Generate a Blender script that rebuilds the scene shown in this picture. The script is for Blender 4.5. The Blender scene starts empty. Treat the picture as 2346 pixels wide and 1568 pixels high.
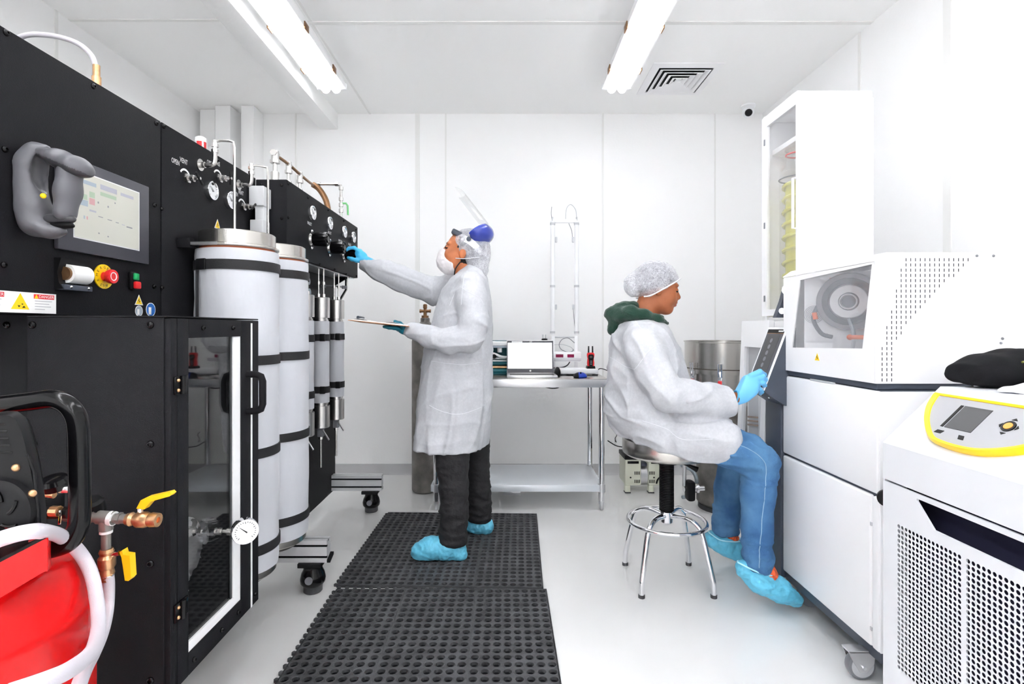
import bpy, bmesh, math, random
import numpy as np
from mathutils import Vector, Matrix, Euler, noise as mnoise

random.seed(7); np.random.seed(7)
SC = bpy.context.scene
COL = SC.collection
PI = math.pi

# ---------------------------------------------------------------- camera
FPX, VX, VY, CAMZ = 1200.0, 1158.0, 752.0, 1.2      # focal length and vanishing point in pixels of a 2346 x 1568 frame
cam_d = bpy.data.cameras.new('camera'); cam = bpy.data.objects.new('camera', cam_d); COL.objects.link(cam)
cam.location = (0, 0, CAMZ); cam.rotation_euler = (PI / 2, 0, 0)
cam_d.sensor_width = 36; cam_d.lens = 36 * FPX / 2346
cam_d.shift_x = (1173 - VX) / 2346; cam_d.shift_y = -(784 - VY) / 2346
cam_d.clip_start = 0.05
SC.camera = cam
# ---------------------------------------------------------------- world, exposure
world = bpy.data.worlds.new('world'); SC.world = world; world.use_nodes = True
world.node_tree.nodes['Background'].inputs[0].default_value = (0.9, 0.95, 1, 1)
world.node_tree.nodes['Background'].inputs[1].default_value = 0.3
SC.view_settings.view_transform = 'Standard'; SC.view_settings.look = 'None'
SC.view_settings.gamma = 1.0; SC.view_settings.use_curve_mapping = False
SC.view_settings.exposure = 0.27
TUBE_STRENGTH, TUBE_STRENGTH_ADDED = 7.6, 13.0
SC.cycles.use_adaptive_sampling = True; SC.cycles.adaptive_threshold = 0.15; SC.cycles.adaptive_min_samples = 16
SC.cycles.max_bounces = 18; SC.cycles.diffuse_bounces = 16; SC.cycles.glossy_bounces = 5
SC.cycles.transparent_max_bounces = 12; SC.cycles.transmission_bounces = 6
SC.cycles.sample_clamp_indirect = 6.0
SC.cycles.caustics_reflective = False; SC.cycles.caustics_refractive = False

# ---------------------------------------------------------------- helpers
def W(px, py, Y):
    return Vector(((px - VX) / FPX * Y, Y, CAMZ - (py - VY) / FPX * Y))
def lin(c):
    c = c / 255.0
    return c / 12.92 if c <= 0.04045 else ((c + 0.055) / 1.055) ** 2.4
def rgb(r, g, b): return (lin(r), lin(g), lin(b), 1)

MATS = {}
def mat(name, col, rough=0.5, metal=0.0, bump=0.0, bscale=200.0, var=0.0, vscale=5.0, spec=0.5, stretch=None,
        emit=0.0, alpha=1.0, trans=0.0, coat=0.0, sheen=0.0, rvar=0.0, detail=3.0, bdist=0.01, ior=1.45, col2=None):
    m = bpy.data.materials.new(name); m.use_nodes = True; MATS[name] = m
    nt = m.node_tree; b = nt.nodes['Principled BSDF']
    b.inputs['Base Color'].default_value = col
    b.inputs['Roughness'].default_value = rough; b.inputs['Metallic'].default_value = metal
    b.inputs['Specular IOR Level'].default_value = spec; b.inputs['IOR'].default_value = ior
    b.inputs['Alpha'].default_value = alpha; b.inputs['Transmission Weight'].default_value = trans
    b.inputs['Coat Weight'].default_value = coat; b.inputs['Coat Roughness'].default_value = 0.08
    b.inputs['Sheen Weight'].default_value = sheen
    if emit:
        b.inputs['Emission Color'].default_value = col; b.inputs['Emission Strength'].default_value = emit
    if bump or var or rvar or col2:
        tc = nt.nodes.new('ShaderNodeTexCoord'); mp = nt.nodes.new('ShaderNodeMapping')
        nt.links.new(tc.outputs['Object'], mp.inputs['Vector'])
        if stretch: mp.inputs['Scale'].default_value = stretch
    if bump:
        n = nt.nodes.new('ShaderNodeTexNoise'); n.inputs['Scale'].default_value = bscale; n.inputs['Detail'].default_value = detail
        nt.links.new(mp.outputs['Vector'], n.inputs['Vector'])
        bp = nt.nodes.new('ShaderNodeBump'); bp.inputs['Strength'].default_value = bump; bp.inputs['Distance'].default_value = bdist
        nt.links.new(n.outputs['Fac'], bp.inputs['Height']); nt.links.new(bp.outputs['Normal'], b.inputs['Normal'])
    if var or col2:
        n2 = nt.nodes.new('ShaderNodeTexNoise'); n2.inputs['Scale'].default_value = vscale; n2.inputs['Detail'].default_value = 4
        nt.links.new(mp.outputs['Vector'], n2.inputs['Vector'])
        rp = nt.nodes.new('ShaderNodeValToRGB'); e = rp.color_ramp.elements
        e[0].position = 0.35; e[1].position = 0.65
        lo = col2 if col2 else tuple(max(0, c * (1 - var)) for c in col[:3]) + (1,)
        hi = col if col2 else tuple(min(1, c * (1 + var)) for c in col[:3]) + (1,)
        e[0].color = lo; e[1].color = hi
        nt.links.new(n2.outputs['Fac'], rp.inputs['Fac']); nt.links.new(rp.outputs['Color'], b.inputs['Base Color'])
    if rvar:
        n3 = nt.nodes.new('ShaderNodeTexNoise'); n3.inputs['Scale'].default_value = 3.0
        nt.links.new(mp.outputs['Vector'], n3.inputs['Vector'])
        mr = nt.nodes.new('ShaderNodeMapRange'); mr.inputs['To Min'].default_value = max(0, rough - rvar); mr.inputs['To Max'].default_value = rough + rvar
        nt.links.new(n3.outputs['Fac'], mr.inputs['Value']); nt.links.new(mr.outputs['Result'], b.inputs['Roughness'])
    return m

def see_through(name, col, clear, rough=0.6, fibre=0.0, fscale=120.0, gloss=0.0):
    """a thin sheet that lets part of the light straight through: net, film, clear plastic"""
    m = bpy.data.materials.new(name); m.use_nodes = True; MATS[name] = m
    nt = m.node_tree; b = nt.nodes['Principled BSDF']; out = nt.nodes['Material Output']
    b.inputs['Base Color'].default_value = col; b.inputs['Roughness'].default_value = rough
    t = nt.nodes.new('ShaderNodeBsdfTransparent'); mx = nt.nodes.new('ShaderNodeMixShader')
    mx.inputs[0].default_value = clear
    nt.links.new(b.outputs[0], mx.inputs[1]); nt.links.new(t.outputs[0], mx.inputs[2])
    if fibre:
        tc = nt.nodes.new('ShaderNodeTexCoord'); n = nt.nodes.new('ShaderNodeTexNoise')
        n.inputs['Scale'].default_value = fscale; n.inputs['Detail'].default_value = 5; n.inputs['Distortion'].default_value = 1.5
        nt.links.new(tc.outputs['Object'], n.inputs['Vector'])
        mr = nt.nodes.new('ShaderNodeMapRange'); mr.inputs['From Min'].default_value = 0.3; mr.inputs['From Max'].default_value = 0.7
        mr.inputs['To Min'].default_value = max(0, clear - fibre); mr.inputs['To Max'].default_value = min(1, clear + fibre)
        nt.links.new(n.outputs['Fac'], mr.inputs['Value']); nt.links.new(mr.outputs['Result'], mx.inputs[0])
    if gloss:
        g = nt.nodes.new('ShaderNodeBsdfGlossy'); g.inputs['Roughness'].default_value = 0.02
        lw = nt.nodes.new('ShaderNodeLayerWeight'); lw.inputs['Blend'].default_value = 0.5
        pw = nt.nodes.new('ShaderNodeMath'); pw.operation = 'POWER'; pw.inputs[1].default_value = 4.0
        nt.links.new(lw.outputs['Facing'], pw.inputs[0])
        fr = nt.nodes.new('ShaderNodeMapRange'); fr.inputs['To Min'].default_value = gloss; fr.inputs['To Max'].default_value = min(1.0, gloss * 14)
        nt.links.new(pw.outputs[0], fr.inputs['Value'])
        m2 = nt.nodes.new('ShaderNodeMixShader')
        nt.links.new(fr.outputs[0], m2.inputs[0]); nt.links.new(mx.outputs[0], m2.inputs[1]); nt.links.new(g.outputs[0], m2.inputs[2])
        nt.links.new(m2.outputs[0], out.inputs[0])
    else:
        nt.links.new(mx.outputs[0], out.inputs[0])
    return m

mat('wall', rgb(245, 245, 245), 0.45, bump=0.05, bscale=60)
mat('ceiling', rgb(249, 249, 248), 0.5, bump=0.04, bscale=60)
mat('seam', rgb(232, 232, 230), 0.4)
mat('floor', rgb(229, 229, 228), 0.13, var=0.03, vscale=1.6, bump=0.03, bscale=9, rvar=0.05, spec=0.5)
mat('cove', rgb(190, 190, 192), 0.25)
mat('black_coat', rgb(32, 32, 35), 0.55, bump=0.35, bscale=420, bdist=0.002, spec=0.12)
mat('black_plastic', rgb(22, 22, 24), 0.45, spec=0.25)
mat('black_gloss', rgb(14, 14, 16), 0.16, spec=0.35)
mat('black_rubber', rgb(74, 75, 78), 0.5, var=0.2, vscale=12, bump=0.15, bscale=120, spec=0.35)
mat('bolt_black', rgb(30, 30, 32), 0.22, metal=0.6)
mat('white_paint', rgb(244, 244, 245), 0.4)
mat('white_plastic', rgb(240, 241, 243), 0.3)
mat('offwhite', rgb(226, 227, 229), 0.4)
mat('light_grey', rgb(196, 198, 202), 0.4)
mat('mid_grey', rgb(128, 130, 136), 0.4)
mat('scanner_grey', rgb(96, 96, 101), 0.38)
mat('scanner_dark', rgb(66, 66, 70), 0.3, coat=0.2)
mat('dark_grey', rgb(70, 76, 88), 0.4)
mat('bezel', rgb(72, 72, 80), 0.3)
mat('steel', rgb(206, 204, 202), 0.27, metal=1.0, bump=0.08, bscale=30, stretch=(1, 1, 18), bdist=0.003)
mat('steel_h', rgb(200, 197, 192), 0.26, metal=1.0, bump=0.1, bscale=20, stretch=(14, 14, 1), bdist=0.003)
mat('brushed', rgb(222, 222, 224), 0.33, metal=0.9)
mat('chrome', rgb(235, 235, 238), 0.06, metal=1.0)
mat('alu', rgb(214, 215, 218), 0.3, metal=0.9)
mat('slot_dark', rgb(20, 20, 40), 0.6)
mat('brass', rgb(206, 164, 122), 0.32, metal=0.85, var=0.15, vscale=60)
mat('copper_old', rgb(140, 105, 75), 0.4, metal=0.8)
mat('jacket', rgb(200, 202, 208), 0.5, bump=0.25, bscale=14, stretch=(1, 1, 0.5), bdist=0.02, sheen=0.2)
mat('strap', rgb(34, 34, 37), 0.6, bump=0.2, bscale=300)
mat('orange_gasket', rgb(214, 120, 80), 0.5)
mat('red_paint', rgb(206, 4, 8), 0.3, coat=0.12, bump=0.02, bscale=25, spec=0.3)
mat('red', rgb(228, 40, 45), 0.3)
mat('orange', rgb(235, 105, 35), 0.35)
mat('yellow', rgb(246, 208, 20), 0.3)
mat('yellow_handle', rgb(240, 190, 25), 0.35)
mat('green', rgb(20, 160, 90), 0.35)
mat('green_pale', rgb(120, 200, 130), 0.4)
mat('blue_sign', rgb(25, 105, 190), 0.4)
mat('print_black', rgb(25, 25, 25), 0.5)
mat('print_white', rgb(245, 245, 245), 0.5)
mat('print_red', rgb(222, 40, 50), 0.5)
mat('print_grey', rgb(180, 180, 186), 0.5)
mat('paper', rgb(248, 248, 247), 0.6)
mat('dial', rgb(240, 240, 236), 0.35)
mat('hose_white', rgb(212, 208, 216), 0.35, bump=0.2, bscale=500, bdist=0.002)
mat('hose_clear', rgb(190, 205, 214), 0.12, trans=0.5)
mat('lcd', rgb(192, 192, 182), 0.1, emit=0.12)
mat('lcd_green', rgb(172, 190, 166), 0.2)
mat('lcd_red', rgb(204, 160, 160), 0.2)
mat('lcd_blue', rgb(164, 176, 188), 0.2)
mat('lcd_violet', rgb(176, 176, 188), 0.2)
mat('lcd_dark', rgb(78, 78, 80), 0.45)
mat('cast_alu', rgb(206, 206, 208), 0.4, metal=0.35)
mat('galvanised', rgb(226, 231, 236), 0.3, metal=0.25)
mat('profile_alu', rgb(226, 227, 230), 0.35, metal=0.35)
mat('laptop_screen', rgb(248, 248, 250), 0.2, emit=0.9)
mat('led_red', rgb(120, 20, 60), 0.2, emit=0.2)
mat('tube_light', (0.975, 0.985, 1.0, 1), 0.5, emit=TUBE_STRENGTH)
mat('tube_light_added', (0.975, 0.985, 1.0, 1), 0.5, emit=TUBE_STRENGTH_ADDED)  # stronger tubes for the added lamps out of view
mat('lens_clear', rgb(240, 242, 242), 0.2, trans=0.0)
mat('gas_steel', rgb(128, 124, 120), 0.45, metal=0.5, var=0.3, vscale=9)
mat('tissue', rgb(236, 236, 238), 0.7, bump=0.3, bscale=40)
mat('bag', rgb(26, 26, 29), 0.8, spec=0.15, bump=0.25, bscale=350, bdist=0.002)
mat('bag_trim', rgb(122, 125, 60), 0.6)
mat('chiller_white', rgb(224, 226, 230), 0.45)
mat('chiller_yellow', rgb(252, 205, 15), 0.3)
mat('teal', rgb(0, 95, 105), 0.4)
mat('wood_board', rgb(176, 120, 78), 0.5, var=0.2, vscale=40)
mat('blue_mouse', rgb(25, 60, 170), 0.3)
mat('cream_pump', rgb(220, 222, 204), 0.4)
mat('shade_black', rgb(17, 17, 21), 0.7, spec=0.1)  # dark colour standing in for shade in mat holes and frame slots
mat('amber', rgb(226, 160, 70), 0.4)
mat('control_grey', rgb(172, 173, 177), 0.45)
mat('grille_shade', rgb(24, 24, 52), 0.8)
# clothes and skin
mat('skin_dark', rgb(160, 92, 56), 0.5, var=0.1, vscale=14, bump=0.05, bscale=160)
mat('skin_lips', rgb(158, 92, 76), 0.4)
mat('skin_mid', rgb(184, 108, 66), 0.5, var=0.1, vscale=14, bump=0.05, bscale=160)
mat('hair', rgb(26, 22, 22), 0.6, bump=0.5, bscale=160)
mat('eye_white', rgb(205, 195, 188), 0.2)
mat('eye_dark', rgb(22, 14, 10), 0.15)
mat('coat_white', rgb(210, 212, 216), 0.75, spec=0.15)
def crumple(m, s1, s2, strength):
    """fine sharp creases of thin non-woven cloth, as relief and as painted light and shade"""
    nt = m.node_tree; b_ = nt.nodes['Principled BSDF']
    tc = nt.nodes.new('ShaderNodeTexCoord'); prev = None
    for sc_, dist, st in ((s1, .012, strength), (s2, .004, strength * .7)):
        n_ = nt.nodes.new('ShaderNodeTexNoise'); n_.noise_type = 'RIDGED_MULTIFRACTAL'; n_.inputs['Scale'].default_value = sc_; n_.inputs['Detail'].default_value = 2.5; n_.inputs['Distortion'].default_value = .4
        nt.links.new(tc.outputs['Object'], n_.inputs['Vector'])
        bp_ = nt.nodes.new('ShaderNodeBump'); bp_.inputs['Strength'].default_value = st; bp_.inputs['Distance'].default_value = dist
        nt.links.new(n_.outputs['Fac'], bp_.inputs['Height'])
        if prev: nt.links.new(prev.outputs['Normal'], bp_.inputs['Normal'])
        prev = bp_
    nt.links.new(prev.outputs['Normal'], b_.inputs['Normal'])
    # fibre clouds of the cloth, plus crease light and shade put into its colour
    r_ = nt.nodes.new('ShaderNodeTexNoise'); r_.noise_type = 'RIDGED_MULTIFRACTAL'; r_.inputs['Scale'].default_value = 7; r_.inputs['Detail'].default_value = 3; r_.inputs['Distortion'].default_value = .5
    f_ = nt.nodes.new('ShaderNodeTexNoise'); f_.inputs['Scale'].default_value = 75; f_.inputs['Detail'].default_value = 6; f_.inputs['Roughness'].default_value = .7
    for q_ in (r_, f_): nt.links.new(tc.outputs['Object'], q_.inputs['Vector'])
    mx_ = nt.nodes.new('ShaderNodeMix'); mx_.data_type = 'FLOAT'; mx_.inputs['Factor'].default_value = .55
    nt.links.new(r_.outputs['Fac'], mx_.inputs['A']); nt.links.new(f_.outputs['Fac'], mx_.inputs['B'])
    cr_ = nt.nodes.new('ShaderNodeValToRGB'); cr_.color_ramp.elements[0].position = .25; cr_.color_ramp.elements[1].position = .8
    cr_.color_ramp.elements[0].color = rgb(188, 190, 195); cr_.color_ramp.elements[1].color = rgb(226, 227, 230)
    nt.links.new(mx_.outputs['Result'], cr_.inputs['Fac']); nt.links.new(cr_.outputs['Color'], b_.inputs['Base Color'])
crumple(MATS['coat_white'], 5.0, 19.0, .5)
mat('seam_white', rgb(222, 223, 228), 0.7, spec=0.15)
mat('glove_blue', rgb(108, 186, 234), 0.35, bump=0.15, bscale=60, bdist=0.004)
mat('glove_deep', rgb(70, 180, 225), 0.35, bump=0.15, bscale=60, bdist=0.004)
mat('glove_teal', rgb(20, 105, 125), 0.4)
mat('shoe_cover', rgb(98, 186, 216), 0.45, bump=0.5, bscale=45, bdist=0.008, var=0.08, vscale=30)
mat('shoe_elastic', rgb(170, 225, 240), 0.5)
mat('black_jeans', rgb(38, 38, 41), 0.75, bump=0.3, bscale=60, var=0.12, vscale=25)
mat('blue_jeans', rgb(88, 132, 172), 0.8, bump=0.25, bscale=350, vscale=7, detail=4, col2=rgb(58, 98, 142), spec=0.2)
mat('jeans_seam', rgb(140, 170, 195), 0.7)
mat('hoodie', rgb(16, 58, 44), 0.85, bump=0.3, bscale=200, sheen=0.3)
mat('sock', rgb(214, 92, 50), 0.7, var=0.5, vscale=60)
mat('shield_blue', rgb(52, 68, 165), 0.25, coat=0.4)
mat('mask_white', rgb(222, 218, 220), 0.7, bump=0.5, bscale=50, bdist=0.006)
see_through('hairnet', rgb(216, 217, 224), 0.46, 0.7, fibre=0.22, fscale=120)
see_through('visor', rgb(235, 240, 238), 0.9, 0.1, gloss=.03)
see_through('glass_pane', rgb(20, 22, 24), 0.96, 0.05, gloss=.065)
see_through('glass_light', rgb(235, 236, 238), 0.92, 0.05, gloss=.025)
see_through('hood_window', rgb(225, 226, 232), 0.85, 0.05, gloss=.03)
see_through('yellow_glass', rgb(226, 222, 70), 0.2, 0.1, gloss=.03)

ORI = {}
def tag(o, label=None, cat=None, group=None, kind=None):
    if label: o['label'] = label
    if cat: o['category'] = cat
    if group: o['group'] = group
    if kind: o['kind'] = kind
    return o
def thing(name, loc, label, cat, group=None):
    o = bpy.data.objects.new(name, None); COL.objects.link(o)
    o.location = loc; o.empty_display_size = 0.05
    ORI[o.name] = Vector(loc)
    return tag(o, label, cat, group)

def frame_axes(d):
    d = Vector(d).normalized()
    a = Vector((0, 0, 1)) if abs(d.z) < 0.9 else Vector((1, 0, 0))
    u = a.cross(d).normalized(); v = d.cross(u)
    return u, v, d

class MB:
    def __init__(s): s.v = []; s.f = []; s.m = []; s.cur = 0
    def mi(s, i): s.cur = i; return s
    def add(s, vs, fs, M=None):
        o = len(s.v)
        for p in vs:
            p = Vector(p)
            s.v.append(M @ p if M is not None else p)
        for f in fs: s.f.append(tuple(i + o for i in f)); s.m.append(s.cur)
        return s
    def box(s, a, b, M=None):
        x0, y0, z0 = a; x1, y1, z1 = b
        vs = [(x0, y0, z0), (x1, y0, z0), (x1, y1, z0), (x0, y1, z0), (x0, y0, z1), (x1, y0, z1), (x1, y1, z1), (x0, y1, z1)]
        return s.add(vs, [(3, 2, 1, 0), (4, 5, 6, 7), (0, 1, 5, 4), (1, 2, 6, 5), (2, 3, 7, 6), (3, 0, 4, 7)], M)
    def rbox(s, a, b, r=0.005, seg=2, M=None):
        bm = bmesh.new(); bmesh.ops.create_cube(bm, size=1)
        c = [(a[i] + b[i]) / 2 for i in range(3)]; d = [abs(b[i] - a[i]) for i in range(3)]
        for v in bm.verts: v.co = Vector((v.co[i] * d[i] + c[i] for i in range(3)))
        bmesh.ops.bevel(bm, geom=bm.edges[:], offset=min(r, min(d) * 0.49), segments=seg, affect='EDGES', profile=0.5, clamp_overlap=True)
        bm.verts.index_update()
        s.add([v.co.copy() for v in bm.verts], [[v.index for v in f.verts] for f in bm.faces], M); bm.free()
        return s
    def loft(s, rings, cap=True, closed=True):
        """rings: lists of points, all of one length"""
        n = len(rings[0]); o = len(s.v)
        for r in rings:
            for p in r: s.v.append(Vector(p))
        for k in range(len(rings) - 1):
            for i in range(n if closed else n - 1):
                j = (i + 1) % n
                s.f.append((o + k * n + i, o + k * n + j, o + (k + 1) * n + j, o + (k + 1) * n + i)); s.m.append(s.cur)
        if cap and closed:
            s.f.append(tuple(o + i for i in reversed(range(n)))); s.m.append(s.cur)
            e = o + (len(rings) - 1) * n
            s.f.append(tuple(e + i for i in range(n))); s.m.append(s.cur)
        return s
    def cyl(s, p0, p1, r0, r1=None, n=20, cap=True):
        p0, p1 = Vector(p0), Vector(p1); r1 = r0 if r1 is None else r1
        u, v, d = frame_axes(p1 - p0)
        c = [(math.cos(2 * PI * i / n), math.sin(2 * PI * i / n)) for i in range(n)]
        return s.loft([[p0 + (u * a + v * b) * r0 for a, b in c], [p1 + (u * a + v * b) * r1 for a, b in c]], cap)
    def lathe(s, p0, d, prof, n=24, a0=0.0, a1=2 * PI):
        """prof: (height along d, radius)"""
        p0 = Vector(p0); u, v, d = frame_axes(d); rings = []
        full = abs(a1 - a0 - 2 * PI) < 1e-6
        m = n if full else n + 1
        for h, r in prof:
            rings.append([p0 + d * h + (u * math.cos(a0 + (a1 - a0) * i / n) + v * math.sin(a0 + (a1 - a0) * i / n)) * max(r, 1e-5) for i in range(m)])
        return s.loft(rings, cap=full, closed=full)
    def tube(s, pts, r, n=10, cap=True, smooth=0):
        P = [Vector(p) for p in pts]
        if smooth: P = spline(P, smooth)
        rr = r if isinstance(r, (list, tuple)) else None
        if rr and len(rr) != len(P):
            rr = list(np.interp(np.linspace(0, 1, len(P)), np.linspace(0, 1, len(rr)), rr))
        t0 = (P[1] - P[0]).normalized(); u, v, _ = frame_axes(t0); rings = []
        for i, p in enumerate(P):
            t = (P[min(i + 1, len(P) - 1)] - P[max(i - 1, 0)]).normalized()
            u = (u - t * u.dot(t)).normalized(); v = t.cross(u)
            R = rr[i] if rr else r
            rings.append([p + (u * math.cos(2 * PI * k / n) + v * math.sin(2 * PI * k / n)) * R for k in range(n)])
        return s.loft(rings, cap)
    def torus(s, c, axis, R, r, n=32, m=8):
        u, v, d = frame_axes(axis); c = Vector(c); rings = []
        for i in range(n + 1):
            a = 2 * PI * i / n; e = u * math.cos(a) + v * math.sin(a)
            rings.append([c + e * (R + r * math.cos(2 * PI * k / m)) + d * (r * math.sin(2 * PI * k / m)) for k in range(m)])
        return s.loft(rings, cap=False)
    def prism(s, poly, d):
        """poly: list of 3D points (planar), d: extrusion vector"""
        P = [Vector(p) for p in poly]; d = Vector(d)
        return s.loft([P, [p + d for p in P]])
    def ball(s, c, r, n=12, m=8):
        c = Vector(c); r = r if isinstance(r, (tuple, list)) else (r, r, r)
        rings = []
        for i in range(m + 1):
            a = -PI / 2 + PI * i / m; rings.append([c + Vector((math.cos(a) * math.cos(2 * PI * k / n) * r[0], math.cos(a) * math.sin(2 * PI * k / n) * r[1], math.sin(a) * r[2])) for k in range(n)])
        return s.loft(rings, cap=False)
    def build(s, name, mats, parent=None, smooth=True, angle=35, **kw):
        me = bpy.data.meshes.new(name)
        o = bpy.data.objects.new(name, me); COL.objects.link(o)
        org = ORI.get(parent.name, Vector()) if parent else Vector()
        ORI[o.name] = org.copy()
        me.from_pydata([tuple(p - org) for p in s.v], [], s.f)
        if isinstance(mats, str): mats = [mats]
        for m in mats: me.materials.append(MATS[m])
        if len(mats) > 1: me.polygons.foreach_set('material_index', s.m)
        bm = bmesh.new(); bm.from_mesh(me); bmesh.ops.recalc_face_normals(bm, faces=bm.faces[:]); bm.to_mesh(me); bm.free()
        if smooth:
            me.polygons.foreach_set('use_smooth', [True] * len(me.polygons))
            me.set_sharp_from_angle(angle=math.radians(angle))
        me.update()
        if parent: o.parent = parent
        tag(o, **kw)
        return o
def spline(P, per=6):
    out = []
    n = len(P)
    for i in range(n - 1):
        p0 = P[max(i - 1, 0)]; p1 = P[i]; p2 = P[i + 1]; p3 = P[min(i + 2, n - 1)]
        for k in range(per):
            t = k / per
            out.append(0.5 * ((2 * p1) + (p2 - p0) * t + (2 * p0 - 5 * p1 + 4 * p2 - p3) * t * t + (3 * p1 - p0 - 3 * p2 + p3) * t ** 3))
    out.append(P[-1].copy())
    return out
def child_copy(o, d, parent=None):
    """copy a part (and its sub-parts), shifted by d"""
    c = o.copy(); COL.objects.link(c); c.location = o.location + Vector(d)
    c.parent = parent if parent else o.parent
    ORI[c.name] = ORI[o.name] + Vector(d) if o.name in ORI else Vector()
    for ch in o.children:
        g = ch.copy(); COL.objects.link(g); g.parent = c
    return c
def deep_copy(root, d):
    r = root.copy(); COL.objects.link(r); r.location = root.location + Vector(d)
    for ch in root.children:
        c = ch.copy(); COL.objects.link(c); c.parent = r
        for g in ch.children:
            h = g.copy(); COL.objects.link(h); h.parent = c
    return r
FONT_CACHE = {}
def text_geo(txt):
    """flat letter faces, unit height, left-bottom at the origin"""
    if txt in FONT_CACHE: return FONT_CACHE[txt]
    cu = bpy.data.curves.new('t', 'FONT'); cu.body = txt; cu.resolution_u = 2; cu.extrude = 0.02
    ob = bpy.data.objects.new('t', cu); COL.objects.link(ob)
    dg = bpy.context.evaluated_depsgraph_get(); dg.update()
    me = bpy.data.meshes.new_from_object(ob.evaluated_get(dg))
    vs = [v.co.copy() for v in me.vertices]; fs = [tuple(p.vertices) for p in me.polygons]
    bpy.data.objects.remove(ob); bpy.data.curves.remove(cu); bpy.data.meshes.remove(me)
    mx = max(v.x for v in vs); mn = min(v.x for v in vs); hy = max(v.y for v in vs)
    vs = [Vector(((v.x - mn) / hy, v.y / hy, v.z / hy)) for v in vs]
    FONT_CACHE[txt] = (vs, fs, (mx - mn) / hy); return FONT_CACHE[txt]
def text_on(mb, txt, origin, right, up, height, width=None):
    vs, fs, w = text_geo(txt); right = Vector(right).normalized(); up = Vector(up).normalized(); n = right.cross(up)
    sx = height if width is None else width / w
    o = Vector(origin)
    mb.add([o + right * (v.x * sx) + up * (v.y * height) + n * (v.z * height * 0.2) for v in vs], fs)
    return mb

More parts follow.
